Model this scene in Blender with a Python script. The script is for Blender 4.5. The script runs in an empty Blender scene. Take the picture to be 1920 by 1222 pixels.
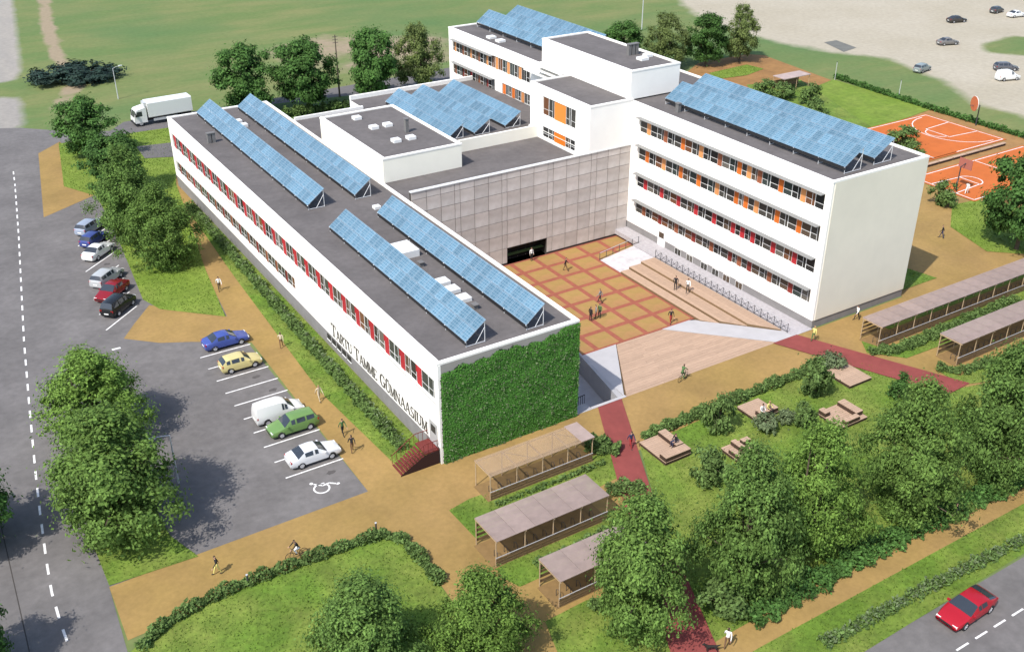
import bpy, bmesh, math, random
import numpy as np
from mathutils import Vector, Matrix
random.seed(7); rng = np.random.default_rng(11)
S = bpy.context.scene
COL = S.collection
PI = math.pi

# ------------------------------------------------------------------ camera
cam = bpy.data.cameras.new('camera')
cam.sensor_width = 36.0; cam.lens = 1948.08 / 1920 * 36
cam.shift_x = -0.00511; cam.shift_y = -0.00515
cam.clip_start = 1.0; cam.clip_end = 6000
camo = bpy.data.objects.new('camera', cam); COL.objects.link(camo)
_m = Matrix(((0.845568, 0.253978, -0.469584), (-0.533866, 0.404571, -0.742502), (0.001401, 0.878531, 0.477683))).to_4x4()
_m.translation = (-31.887, -62.134, 51.272)
camo.matrix_world = _m
S.camera = camo

# ------------------------------------------------------------------ world and sun
SUN_FROM = Vector((-0.74, -0.28, 1.0)).normalized()      # towards the sun
W = bpy.data.worlds.new('World'); S.world = W; W.use_nodes = True
wn = W.node_tree.nodes; wl = W.node_tree.links
sky = wn.new('ShaderNodeTexSky'); sky.sky_type = 'NISHITA'; sky.sun_disc = False
sky.sun_elevation = math.asin(SUN_FROM.z); sky.sun_rotation = math.atan2(SUN_FROM.x, SUN_FROM.y)
sky.air_density = 1.0; sky.dust_density = 1.5; sky.ozone_density = 1.0
bg = wn['Background']; bg.inputs['Strength'].default_value = 0.15
wl.new(sky.outputs[0], bg.inputs[0])
sl = bpy.data.lights.new('sun', 'SUN'); sl.energy = 3.3; sl.angle = math.radians(0.6); sl.color = (1.0, 0.955, 0.89)
so = bpy.data.objects.new('sun', sl); COL.objects.link(so)
so.rotation_euler = (-SUN_FROM).to_track_quat('-Z', 'Y').to_euler(); so.location = (-60, -20, 90)
S.view_settings.view_transform = 'Standard'; S.view_settings.look = 'None'
S.view_settings.exposure = 0.72; S.view_settings.gamma = 1.0; S.view_settings.use_curve_mapping = False
S.render.engine = 'CYCLES'
S.cycles.max_bounces = 6; S.cycles.diffuse_bounces = 3; S.cycles.glossy_bounces = 3; S.cycles.transmission_bounces = 4

# ------------------------------------------------------------------ materials
MATS = {}
def mat(name, col, rough=0.85, var=0.0, scale=1.0, bump=0.0, bscale=None, col2=None, spec=0.3, metal=0.0, island=0.0, objrand=0.0, transl=0.0, var2=0.0, scale2=0.1, alpha=1.0, stretch=None):
    """principled material: base colour broken up by noise, per-leaf and per-object variation, fine bump"""
    if name in MATS: return MATS[name]
    m = bpy.data.materials.new(name); m.use_nodes = True
    nt = m.node_tree; n = nt.nodes; l = nt.links
    b = n['Principled BSDF']
    b.inputs['Roughness'].default_value = rough; b.inputs['Metallic'].default_value = metal
    b.inputs['Specular IOR Level'].default_value = spec
    tc = n.new('ShaderNodeTexCoord'); vec = tc.outputs['Object']
    if stretch:
        mp = n.new('ShaderNodeMapping'); mp.inputs['Scale'].default_value = stretch
        l.new(vec, mp.inputs[0]); vec = mp.outputs[0]
    rgb = n.new('ShaderNodeRGB'); rgb.outputs[0].default_value = (*col, 1); cur = rgb.outputs[0]
    def noise(sc, det=6.0, ro=0.6):
        q = n.new('ShaderNodeTexNoise'); q.inputs['Scale'].default_value = sc; q.inputs['Detail'].default_value = det; q.inputs['Roughness'].default_value = ro
        l.new(vec, q.inputs['Vector']); return q.outputs['Fac']
    def scaleby(cur, fac, lo, hi, a=0.3, c=0.7):
        mr = n.new('ShaderNodeMapRange'); mr.inputs['From Min'].default_value = a; mr.inputs['From Max'].default_value = c
        mr.inputs['To Min'].default_value = lo; mr.inputs['To Max'].default_value = hi
        l.new(fac, mr.inputs['Value'])
        mx = n.new('ShaderNodeVectorMath'); mx.operation = 'SCALE'
        l.new(cur, mx.inputs[0]); l.new(mr.outputs[0], mx.inputs['Scale']); return mx.outputs[0]
    if col2:
        mr = n.new('ShaderNodeMapRange'); mr.inputs['From Min'].default_value = 0.4; mr.inputs['From Max'].default_value = 0.62
        l.new(noise(scale2), mr.inputs['Value'])
        mx = n.new('ShaderNodeMix'); mx.data_type = 'RGBA'; mx.inputs['B'].default_value = (*col2, 1)
        l.new(mr.outputs[0], mx.inputs['Factor']); l.new(cur, mx.inputs['A']); cur = mx.outputs['Result']
    if var: cur = scaleby(cur, noise(scale), 1 - var, 1 + var)
    if var2: cur = scaleby(cur, noise(scale2 * 2.3, 3.0), 1 - var2, 1 + var2)
    if island:
        ge = n.new('ShaderNodeNewGeometry'); cur = scaleby(cur, ge.outputs['Random Per Island'], 1 - island, 1 + island, 0, 1)
    if objrand:
        oi = n.new('ShaderNodeObjectInfo'); cur = scaleby(cur, oi.outputs['Random'], 1 - objrand, 1 + objrand, 0, 1)
    l.new(cur, b.inputs['Base Color'])
    if bump:
        bp = n.new('ShaderNodeBump'); bp.inputs['Strength'].default_value = bump; bp.inputs['Distance'].default_value = 0.05
        l.new(noise(bscale or scale * 6), bp.inputs['Height']); l.new(bp.outputs[0], b.inputs['Normal'])
    if transl:
        tr = n.new('ShaderNodeBsdfTranslucent'); ms = n.new('ShaderNodeMixShader'); ms.inputs[0].default_value = transl
        l.new(cur, tr.inputs[0]); l.new(b.outputs[0], ms.inputs[1]); l.new(tr.outputs[0], ms.inputs[2])
        l.new(ms.outputs[0], n['Material Output'].inputs[0])
    if alpha < 1: b.inputs['Alpha'].default_value = alpha
    MATS[name] = m; return m

ASPH = mat('asphalt', (0.126, 0.117, 0.113), 0.9, 0.13, 1.4, 0.3, 30, col2=(0.138, 0.129, 0.124), var2=0.14, scale2=0.09)
ASPH2 = mat('asphalt_patch', (0.118, 0.110, 0.108), 0.9, 0.10, 0.9, 0.25, 30, var2=0.10, scale2=0.06)
OCHRE = mat('ochre_paving', (0.255, 0.168, 0.053), 0.9, 0.10, 2.4, 0.2, 40, col2=(0.270, 0.172, 0.062), var2=0.15, scale2=0.08)
REDP = mat('red_paving', (0.205, 0.048, 0.042), 0.9, 0.08, 1.5, 0.15, 40, var2=0.10, scale2=0.2)
LAWN = mat('lawn', (0.092, 0.160, 0.018), 0.95, 0.26, 2.6, 0.9, 14, col2=(0.150, 0.190, 0.034), var2=0.22, scale2=0.16)
LAWN2 = mat('lawn_bright', (0.120, 0.185, 0.020), 0.95, 0.16, 1.2, 0.6, 10, col2=(0.150, 0.205, 0.030), var2=0.12, scale2=0.15)
TUFT = mat('grass_blades', (0.100, 0.165, 0.020), 0.9, island=0.35, transl=0.3)
WHITEW = mat('white_render', (0.84, 0.82, 0.765), 0.9, 0.03, 0.5, 0.05, 30)
CREAM = mat('cream_render', (0.82, 0.79, 0.68), 0.9, 0.025, 0.5, 0.05, 30)
PLINTH = mat('grey_plinth', (0.215, 0.205, 0.20), 0.9, 0.10, 1.2, 0.1, 20)
ROOF = mat('roof_felt', (0.112, 0.101, 0.097), 0.95, 0.10, 1.6, 0.2, 14, var2=0.14, scale2=0.12)
COPING = mat('metal_coping', (0.62, 0.62, 0.60), 0.5, 0.04, 1.0)
DARKSTEEL = mat('dark_steel', (0.05, 0.05, 0.055), 0.5)
STEEL = mat('galvanised_steel', (0.55, 0.56, 0.57), 0.45, 0.08, 2.0, metal=0.3)
FRAME = mat('white_window_frame', (0.78, 0.78, 0.76), 0.5)
GLASS = mat('window_glass', (0.050, 0.047, 0.042), 0.15, spec=0.10, objrand=0.7)
RED = mat('red_panel', (0.36, 0.020, 0.026), 0.6, 0.06, 1.0, objrand=0.12)
DRED = mat('dark_red_panel', (0.17, 0.022, 0.016), 0.6, 0.06, 1.0, objrand=0.2)
ORANGE = mat('orange_panel', (0.52, 0.125, 0.016), 0.6, 0.06, 1.0, objrand=0.15)
PEACH = mat('pale_orange_panel', (0.55, 0.235, 0.085), 0.6, 0.06, 1.0, objrand=0.15)
BROWNP = mat('brown_panel', (0.20, 0.065, 0.03), 0.6, 0.06, 1.0, objrand=0.3)
CLAD = mat('stone_cladding', (0.53, 0.46, 0.41), 0.45, 0.12, 0.8, 0.12, 6, objrand=0.10, col2=(0.41, 0.39, 0.37), var2=0.24, scale2=0.10)
JOINT = mat('dark_joint', (0.05, 0.045, 0.04), 0.9)
TILE = mat('yellow_paver', (0.292, 0.188, 0.060), 0.9, 0.10, 1.2, 0.15, 20, objrand=0.06, col2=(0.305, 0.165, 0.068), scale2=0.30)
BRICKR = mat('brick_red_band', (0.265, 0.082, 0.052), 0.9, 0.12, 2.0, 0.2, 25)
TIMBER = mat('pale_timber', (0.390, 0.270, 0.190), 0.8, 0.12, 1.5, 0.2, 10, objrand=0.07, stretch=(1, 6, 1))
TIMBER2 = mat('brown_timber', (0.150, 0.098, 0.050), 0.85, 0.22, 1.5, 0.3, 10, objrand=0.25, stretch=(1, 6, 6))
DKTIMBER = mat('dark_timber', (0.055, 0.032, 0.022), 0.85, 0.2, 2.0)
MAROON = mat('maroon_steel', (0.13, 0.024, 0.020), 0.6, 0.1, 2.0)
STONE = mat('white_stone', (0.40, 0.39, 0.395), 0.8, 0.06, 0.7, 0.1, 10)
GREYST = mat('grey_stone', (0.34, 0.335, 0.34), 0.85, 0.08, 1.0, 0.1, 10)
PAINT = mat('road_paint', (0.66, 0.65, 0.63), 0.8, 0.25, 3.0)
COURTO = mat('orange_court', (0.43, 0.110, 0.022), 0.9, 0.06, 0.7, 0.1, 20, var2=0.08, scale2=0.1)
LEAF = mat('tree_leaves', (0.134, 0.222, 0.050), 0.8, 0.26, 0.45, island=0.45, objrand=0.16, transl=0.38, spec=0.15)
LEAFM = mat('mid_green_leaves', (0.124, 0.210, 0.050), 0.8, 0.26, 0.45, island=0.45, objrand=0.14, transl=0.36, spec=0.15)
LEAFL = mat('light_green_leaves', (0.140, 0.232, 0.046), 0.8, 0.26, 0.45, island=0.45, objrand=0.14, transl=0.38, spec=0.15)
LEAFD = mat('dark_tree_leaves', (0.072, 0.152, 0.036), 0.8, 0.26, 0.45, island=0.45, objrand=0.14, transl=0.32, spec=0.15)
LEAFB = mat('birch_leaves', (0.150, 0.195, 0.062), 0.8, 0.22, 0.45, island=0.4, objrand=0.12, transl=0.38, spec=0.15)
LEAFY = mat('yellow_green_leaves', (0.105, 0.165, 0.020), 0.75, island=0.4, objrand=0.12, transl=0.25, spec=0.25)
LEAFH = mat('hedge_leaves', (0.120, 0.190, 0.056), 0.85, 0.25, 0.7, island=0.4, transl=0.3, spec=0.12)
LEAFG = mat('grey_green_leaves', (0.135, 0.178, 0.088), 0.85, island=0.4, transl=0.25, spec=0.12)
IVY = mat('ivy_leaves', (0.074, 0.195, 0.034), 0.85, 0.12, 0.6, island=0.24, transl=0.15, spec=0.1)
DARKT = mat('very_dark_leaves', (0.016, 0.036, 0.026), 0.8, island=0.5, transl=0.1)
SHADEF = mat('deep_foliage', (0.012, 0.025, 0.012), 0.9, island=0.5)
BARK = mat('bark', (0.105, 0.080, 0.058), 0.9, 0.25, 3.0, 0.5, 12)
TYRE = mat('tyre_rubber', (0.018, 0.018, 0.019), 0.85)
RIM = mat('alloy_rim', (0.55, 0.55, 0.56), 0.35, metal=0.5)
CGLASS = mat('car_glass', (0.030, 0.036, 0.045), 0.06, spec=0.6)
LAMPW = mat('headlamp', (0.75, 0.75, 0.72), 0.2, spec=0.6)
LAMPR = mat('tail_lamp', (0.35, 0.012, 0.012), 0.3)
PLATE = mat('number_plate', (0.75, 0.75, 0.72), 0.5)
BLACKP = mat('black_plastic', (0.02, 0.02, 0.021), 0.6)
POLY = mat('shelter_roof_sheet', (0.345, 0.265, 0.235), 0.6, 0.18, 0.8, 0.08, 12, objrand=0.08)

def solar_mat():
    m = bpy.data.materials.new('solar_cells'); m.use_nodes = True
    nt = m.node_tree; n = nt.nodes; l = nt.links; b = n['Principled BSDF']
    tc = n.new('ShaderNodeTexCoord')
    br = n.new('ShaderNodeTexBrick'); br.offset = 0.0; br.squash = 1.0
    br.inputs['Scale'].default_value = 1.0; br.inputs['Mortar Size'].default_value = 0.014; br.inputs['Mortar Smooth'].default_value = 0.1
    br.inputs['Brick Width'].default_value = 0.245; br.inputs['Row Height'].default_value = 0.30
    br.inputs['Color1'].default_value = (0.070, 0.145, 0.205, 1); br.inputs['Color2'].default_value = (0.105, 0.195, 0.262, 1)
    br.inputs['Mortar'].default_value = (0.21, 0.30, 0.365, 1)
    l.new(tc.outputs['Object'], br.inputs['Vector'])
    oi = n.new('ShaderNodeObjectInfo'); mr = n.new('ShaderNodeMapRange'); mr.inputs['To Min'].default_value = 0.84; mr.inputs['To Max'].default_value = 1.18
    l.new(oi.outputs['Random'], mr.inputs[0]); mx = n.new('ShaderNodeVectorMath'); mx.operation = 'SCALE'
    l.new(br.outputs['Color'], mx.inputs[0]); l.new(mr.outputs[0], mx.inputs['Scale']); l.new(mx.outputs[0], b.inputs['Base Color'])
    b.inputs['Roughness'].default_value = 0.22; b.inputs['Specular IOR Level'].default_value = 0.5
    return m
SOLAR = solar_mat()
PVFRAME = mat('panel_frame', (0.20, 0.28, 0.35), 0.4)
def pane_tints():
    # each pane shows another room: dark, grey, a brown curtain, a pale blind
    nt = GLASS.node_tree; n = nt.nodes; l = nt.links; oi = n.new('ShaderNodeObjectInfo'); cr = n.new('ShaderNodeValToRGB'); cr.color_ramp.interpolation = 'CONSTANT'
    e = cr.color_ramp.elements; e[0].color = (0.028, 0.028, 0.027, 1); e[1].position = 0.32; e[1].color = (0.055, 0.052, 0.046, 1)
    for p, c in ((0.55, (0.085, 0.062, 0.045)), (0.70, (0.135, 0.062, 0.034)), (0.80, (0.040, 0.050, 0.046)), (0.93, (0.115, 0.105, 0.09))):
        q = e.new(p); q.color = (*c, 1)
    l.new(oi.outputs['Random'], cr.inputs[0]); l.new(cr.outputs[0], n['Principled BSDF'].inputs['Base Color'])
pane_tints()

# ------------------------------------------------------------------ mesh helpers
class MB:
    def __init__(s): s.v = []; s.f = []; s.mi = []
    def face(s, pts, mi=0):
        k = len(s.v); s.v += [tuple(p) for p in pts]; s.f.append(tuple(range(k, k + len(pts)))); s.mi.append(mi); return s
    def box(s, x0, x1, y0, y1, z0, z1, mi=0, top=None, M=None):
        p = [(x0,y0,z0),(x1,y0,z0),(x1,y1,z0),(x0,y1,z0),(x0,y0,z1),(x1,y0,z1),(x1,y1,z1),(x0,y1,z1)]
        if M is not None: p = [tuple(M @ Vector(q)) for q in p]
        k = len(s.v); s.v += p
        for i, q in enumerate(((0,3,2,1),(4,5,6,7),(0,1,5,4),(1,2,6,5),(2,3,7,6),(3,0,4,7))):
            s.f.append(tuple(k + a for a in q)); s.mi.append(top if (i == 1 and top is not None) else mi)
        return s
    def prism(s, poly, z0, z1, mi=0, M=None):
        n = len(poly); k = len(s.v)
        p = [(x, y, z0) for x, y in poly] + [(x, y, z1) for x, y in poly]
        if M is not None: p = [tuple(M @ Vector(q)) for q in p]
        s.v += p
        s.f.append(tuple(k + i for i in reversed(range(n)))); s.f.append(tuple(k + n + i for i in range(n))); s.mi += [mi, mi]
        for i in range(n):
            j = (i + 1) % n; s.f.append((k + i, k + j, k + n + j, k + n + i)); s.mi.append(mi)
        return s
    def tube(s, pts, rad, seg=6, mi=0, cap=True):
        """swept tube through pts; rad is a number or one number per point"""
        pts = [Vector(p) for p in pts]; n = len(pts)
        if not hasattr(rad, '__len__'): rad = [rad] * n
        k0 = len(s.v)
        for i, p in enumerate(pts):
            d = (pts[min(i + 1, n - 1)] - pts[max(i - 1, 0)]).normalized()
            a = d.cross(Vector((0, 0, 1)) if abs(d.z) < 0.9 else Vector((1, 0, 0))).normalized(); b = d.cross(a)
            for j in range(seg):
                t = 2 * PI * j / seg; s.v.append(tuple(p + (a * math.cos(t) + b * math.sin(t)) * rad[i]))
        for i in range(n - 1):
            for j in range(seg):
                q = (j + 1) % seg
                s.f.append((k0 + i*seg + j, k0 + i*seg + q, k0 + (i+1)*seg + q, k0 + (i+1)*seg + j)); s.mi.append(mi)
        if cap:
            s.f.append(tuple(k0 + j for j in range(seg))[::-1]); s.f.append(tuple(k0 + (n-1)*seg + j for j in range(seg))); s.mi += [mi, mi]
        return s
    def mesh(s, name, mats, smooth=False):
        me = bpy.data.meshes.new(name); me.from_pydata(s.v, [], s.f)
        for m in (mats if isinstance(mats, (list, tuple)) else [mats]): me.materials.append(m)
        if any(s.mi): me.polygons.foreach_set('material_index', s.mi)
        if smooth:
            me.polygons.foreach_set('use_smooth', [True] * len(s.f)); me.set_sharp_from_angle(angle=math.radians(smooth if smooth is not True else 40))
        me.update(); return me

def tag(o, label=None, cat=None, group=None, kind=None):
    if label: o['label'] = label
    if cat: o['category'] = cat
    if group: o['group'] = group
    if kind: o['kind'] = kind
    return o
def link(name, data, parent=None, loc=(0,0,0), rot=(0,0,0), scale=None, label=None):
    o = bpy.data.objects.new(name, data); COL.objects.link(o)
    o.location = loc; o.rotation_euler = rot
    if scale is not None: o.scale = scale
    if parent is not None: o.parent = parent
    if label: o['label'] = label
    return o
def thing(name, label, cat, loc=(0,0,0), rz=0.0, group=None):
    return tag(link(name, None, None, loc, (0, 0, rz)), label, cat, group)
def part(name, mb, mats, parent, smooth=False, **kw):
    return link(name, mb.mesh(name, mats, smooth), parent, **kw)
def dup(root, loc, rz=None, label=None, scale=None):
    r = root.copy(); COL.objects.link(r); r.location = loc
    if rz is not None: r.rotation_euler = (0, 0, rz)
    if scale is not None: r.scale = scale
    if label: r['label'] = label
    for ch in root.children:
        c = ch.copy(); COL.objects.link(c); c.parent = r
        for g in ch.children:
            d = g.copy(); COL.objects.link(d); d.parent = c
    return r
def sheet(name, poly, z, m, kind='structure', label=None):
    mb = MB(); mb.face([(x, y, z) for x, y in poly])
    me = mb.mesh(name, m)
    if me.polygons[0].normal.z < 0: me.flip_normals()
    return tag(link(name, me), label, None, None, kind)
def quads_mesh(name, V, m, tri=False):
    """mesh from an (N,k,3) array of separate little faces"""
    N, k, _ = V.shape; me = bpy.data.meshes.new(name)
    me.vertices.add(N * k); me.vertices.foreach_set('co', V.reshape(-1).astype(np.float32))
    me.loops.add(N * k); me.loops.foreach_set('vertex_index', np.arange(N * k, dtype=np.int32))
    me.polygons.add(N); me.polygons.foreach_set('loop_start', np.arange(0, N * k, k, dtype=np.int32))
    me.update(calc_edges=True); me.materials.append(m); return me
def leaf_quads(P, Nrm, size, r):
    """diamond leaves at P facing roughly Nrm"""
    n = len(P); Nrm = Nrm / (np.linalg.norm(Nrm, axis=1, keepdims=True) + 1e-9)
    a = r.normal(size=(n, 3)); a -= (a * Nrm).sum(1, keepdims=True) * Nrm; a /= np.linalg.norm(a, axis=1, keepdims=True) + 1e-9
    b = np.cross(Nrm, a); sz = size * r.uniform(0.6, 1.35, (n, 1))
    return np.stack([P - a*sz, P - b*sz*0.55 + a*sz*0.1, P + a*sz, P + b*sz*0.55 + a*sz*0.1], 1)

# ================================================================== GROUND
def seg_dist(px, py, pts):
    d = np.full(px.shape, 1e9)
    for (x0, y0), (x1, y1) in zip(pts[:-1], pts[1:]):
        dx, dy = x1 - x0, y1 - y0; t = np.clip(((px - x0)*dx + (py - y0)*dy) / (dx*dx + dy*dy + 1e-9), 0, 1)
        d = np.minimum(d, np.hypot(px - x0 - t*dx, py - y0 - t*dy))
    return d
def in_poly(px, py, poly):
    c = np.zeros(px.shape, bool); n = len(poly)
    for i in range(n):
        (x0, y0), (x1, y1) = poly[i], poly[(i + 1) % n]
        c ^= ((y0 > py) != (y1 > py)) & (px < (x1 - x0) * (py - y0) / (y1 - y0 + 1e-12) + x0)
    return c
def soft(px, py, poly, w):
    d = seg_dist(px, py, poly + poly[:1]); d = np.where(in_poly(px, py, poly), d, -d)
    return np.clip(d / w + 0.5, 0, 1)

def build_ground():
    xs = np.concatenate([[-3000, -1200, -500, -200, -120], np.arange(-78, 262, 1.5), [290, 350, 500, 1200, 3000]])
    ys = np.concatenate([[-3000, -1200, -500, -200, -120], np.arange(-78, 342, 1.5), [380, 460, 700, 1500, 3000]])
    X, Y = np.meshgrid(xs, ys); nx, ny = len(xs), len(ys)
    sand = soft(X, Y, [(140.15,138.13),(130.27,121.59),(125.82,97.67),(127.69,85.80),(130.81,78.79),(134.54,68.72),(133.44,60.33),(128.05,48.01),(124.60,39.07),(123.89,30.68),(127.56,17.80),(158.63,17.81),(293.44,85.80),(258.55,127.75),(168.02,163.57)], 7.0)
    green = soft(X, Y, [(160.51,65.85),(166.34,66.96),(172.91,67.23),(175.15,62.01),(164.08,51.24),(158.73,57.94),(156.10,62.02)], 4.0)
    sand = sand * (1 - green)
    tan = np.maximum(soft(X, Y, [(37.09,139.22),(52.84,145.37),(62.57,134.88),(74.23,133.18),(62.54,109.93),(56.48,109.23),(46.18,124.78),(36.30,121.82)], 12.0) * 0.75,
                     soft(X, Y, [(36.30,121.82),(53.16,125.23),(64.46,113.38),(57.15,100.28),(38.67,107.77)], 10) * 0.4)
    tan = np.maximum(tan, np.clip(1.3 - seg_dist(X, Y, [(13.59,241.10),(5.37,194.11),(1.82,170.03),(0.13,154.45),(-0.34,142.51)]) / 1.6, 0, 0.9))
    tan = np.maximum(tan, np.clip(1.3 - seg_dist(X, Y, [(-0.62,133.10),(-3.26,128.11),(-6.26,120.85)]) / 1.8, 0, 0.6))
    road = soft(X, Y, [(-30.58,286.72),(8.69,262.37),(2.11,216.52),(-4.99,166.47),(-7.40,149.09),(-9.42,141.85),(-14.80,141.16),(-36.13,158.52)], 3.5)
    road = np.maximum(road, soft(X, Y, [(-36.70,145.27),(-10.87,129.87),(-11.91,119.23),(-13.89,110.81),(-37.55,125.61)], 4))
    idx = np.arange(nx * ny).reshape(ny, nx)
    q = np.stack([idx[:-1,:-1], idx[:-1,1:], idx[1:,1:], idx[1:,:-1]], -1).reshape(-1, 4)
    cx = (X[:-1,:-1] + X[1:,1:]).reshape(-1) / 2; cy = (Y[:-1,:-1] + Y[1:,1:]).reshape(-1) / 2
    q = q[~((cx > 1.5) & (cx < 42) & (cy > 0) & (cy < 31.5))]       # the sunken courtyard and the buildings round it
    me = bpy.data.meshes.new('ground'); me.vertices.add(nx * ny)
    me.vertices.foreach_set('co', np.stack([X, Y, np.zeros_like(X)], -1).reshape(-1).astype(np.float32))
    me.loops.add(q.size); me.loops.foreach_set('vertex_index', q.reshape(-1).astype(np.int32))
    me.polygons.add(len(q)); me.polygons.foreach_set('loop_start', np.arange(0, q.size, 4, dtype=np.int32)); me.update(calc_edges=True)
    for nm, a in (('sand', sand), ('tan', tan), ('road', road)):
        at = me.attributes.new(nm, 'FLOAT', 'POINT'); at.data.foreach_set('value', a.reshape(-1).astype(np.float32))
    m = bpy.data.materials.new('open_ground'); m.use_nodes = True; nt = m.node_tree; n = nt.nodes; l = nt.links; b = n['Principled BSDF']
    b.inputs['Roughness'].default_value = 0.95; b.inputs['Specular IOR Level'].default_value = 0.2
    tc = n.new('ShaderNodeTexCoord')
    def noise(sc, det=6, st=None):
        q = n.new('ShaderNodeTexNoise'); q.inputs['Scale'].default_value = sc; q.inputs['Detail'].default_value = det; q.inputs['Roughness'].default_value = 0.62
        v = tc.outputs['Object']
        if st: mp = n.new('ShaderNodeMapping'); mp.inputs['Scale'].default_value = st; mp.inputs['Rotation'].default_value = (0, 0, 0.5); l.new(v, mp.inputs[0]); v = mp.outputs[0]
        l.new(v, q.inputs['Vector']); return q.outputs['Fac']
    def rng_(f, a, c, lo=0.0, hi=1.0):
        mr = n.new('ShaderNodeMapRange'); mr.inputs['From Min'].default_value = a; mr.inputs['From Max'].default_value = c; mr.inputs['To Min'].default_value = lo; mr.inputs['To Max'].default_value = hi
        l.new(f, mr.inputs[0]); return mr.outputs[0]
    def mixc(f, A, B):
        mx = n.new('ShaderNodeMix'); mx.data_type = 'RGBA'; l.new(f, mx.inputs['Factor'])
        for s_, c in (('A', A), ('B', B)):
            if isinstance(c, tuple): mx.inputs[s_].default_value = (*c, 1)
            else: l.new(c, mx.inputs[s_])
        return mx.outputs['Result']
    def attr(nm):
        a = n.new('ShaderNodeAttribute'); a.attribute_name = nm; return a.outputs['Fac']
    def edge(nm, w, sc=0.25):
        ad = n.new('ShaderNodeMath'); ad.operation = 'ADD'; l.new(attr(nm), ad.inputs[0]); l.new(rng_(noise(sc), 0.3, 0.7, -w, w), ad.inputs[1]); return rng_(ad.outputs[0], 0.3, 0.7)
    cur = mixc(rng_(noise(0.045, 5, (1, 3, 1)), 0.38, 0.62), (0.108, 0.155, 0.048), (0.158, 0.172, 0.064))
    cur = mixc(rng_(noise(0.017, 4), 0.45, 0.65), cur, (0.084, 0.144, 0.048))
    cur = mixc(edge('tan', 0.30, 0.12), cur, (0.255, 0.205, 0.135))
    cur = mixc(edge('sand', 0.25, 0.08), cur, mixc(rng_(noise(0.06, 5), 0.3, 0.7), (0.320, 0.284, 0.212), (0.365, 0.328, 0.258)))
    cur = mixc(edge('road', 0.10, 0.3), cur, mixc(rng_(noise(0.12, 5, (1, .2, 1)), 0.35, 0.65), (0.30, 0.275, 0.235), (0.235, 0.22, 0.20)))
    sc = n.new('ShaderNodeVectorMath'); sc.operation = 'SCALE'; l.new(cur, sc.inputs[0]); l.new(rng_(noise(1.1, 8), 0.3, 0.7, 0.90, 1.10), sc.inputs['Scale'])
    l.new(sc.outputs[0], b.inputs['Base Color']); me.materials.append(m)
    tag(link('ground', me), 'open grassland with sandy bare patches round the school', None, None, 'structure')
build_ground()

sheet('road', [(-65.07,137.72),(-13.65,112.21),(-8.19,106.94),(6.51,97.74),(2.73,84.69),(-6.61,33.49),(-6.63,-0.10),(-26.60,-0.27)] + [(-27.1, -8.0), (-27.4, -60.0), (-75.0, -60.0), (-75.0, 85.0)], 0.012, ASPH, label='grey asphalt road and car park left of the school')
sheet('side_road', [(-2.84,102.37),(0.79,106.67),(9.04,106.47),(19.63,106.09),(38.26,106.83),(61.42,107.93),(57.96,99.78),(34.47,98.25),(6.74,98.53)], 0.016, ASPH2, label='service road running behind the school')
sheet('main_road', [(-30, -32.55), (140, -32.55), (140, -60), (-30, -60)], 0.012, ASPH, label='grey road at the lower right')
BROWN = [(-26.60,-0.27),(-6.63,-0.10),(-6.27,28.02),(-6.54,34.54),(-5.18,46.00),(-4.02,61.43),(-1.34,79.58),(0.85,78.21)] + [(-0.02, 66), (-0.02, -0.01), (15.4, -0.01), (43, -0.01), (57, -0.01)] + [(72.34,2.42),(90.78,3.61),(64.90,-16.67),(49.16,-26.41),(42.58,-17.41),(38.15,-7.09),(14.85,-7.14),(4.54,-23.50),(1.88,-30.82),(-7.46,-25.41),(-6.85,-13.20),(-6.58,-6.35),(-7.82,-4.99),(-26.77,-6.08)]
sheet('footpath', BROWN, 0.020, OCHRE, label='ochre paved path along the left wing and front of the school')
sheet('lower_footpath', [(5.38,-26.86),(7.75,-26.73),(22.63,-26.35),(38.78,-26.78),(51.87,-27.17),(47.41,-29.82),(36.21,-28.78),(8.09,-28.74),(2.14,-29.02),(-2.51,-28.53),(-5.20,-24.40)], 0.022, OCHRE, label='ochre path under the row of trees')
sheet('lot_footpath', [(-13.53,98.10),(-9.80,101.97),(-9.58,99.25),(-12.81,83.15),(-8.23,83.89),(-7.72,79.96),(-10.32,76.76),(-17.55,72.31)], 0.024, OCHRE)
sheet('lot_footpath', [(-12.71,41.23),(-6.58,34.43),(-5.78,30.68),(-6.26,27.76),(-11.25,31.02),(-14.00,32.49),(-16.83,35.28),(-15.12,37.88)], 0.024, OCHRE)
sheet('rear_footpath', [(56.65, -0.5), (56.65, 36), (80, 36), (90, 24), (90, 8), (88, -0.5)], 0.024, OCHRE)
sheet('rear_footpath', [(102.48,85.93),(114.72,85.87),(116.97,83.49),(114.65,63.56),(98.59,53.57),(85.38,63.58),(91.36,78.93)], 0.020, mat('bare_soil_path', (0.245, 0.130, 0.045), 0.9, 0.12, 0.9, 0.2, 20, var2=0.15, scale2=0.15))
sheet('court_surround', [(94.95,41.20),(116.68,44.03),(114.64,14.11),(91.34,-0.31),(85.96,10.13),(75.40,11.64)], 0.020, mat('ochre_earth', (0.270, 0.150, 0.055), 0.9, 0.1, 0.8, 0.2, 20, var2=0.1, scale2=0.2))
sheet('red_path', [(15.9, -0.1), (18.55, -0.1)] + [(11.05,-14.65),(5.21,-28.38),(2.48,-26.66),(10.01,-11.28)], 0.095, REDP, label='brick red path running straight from the ramp')
sheet('red_path', [(37.45, 0.0), (40.7, 0.0), (47.6, -15.2), (44.3, -15.4)], 0.095, REDP, label='brick red path running towards the right hand shelters')

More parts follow.
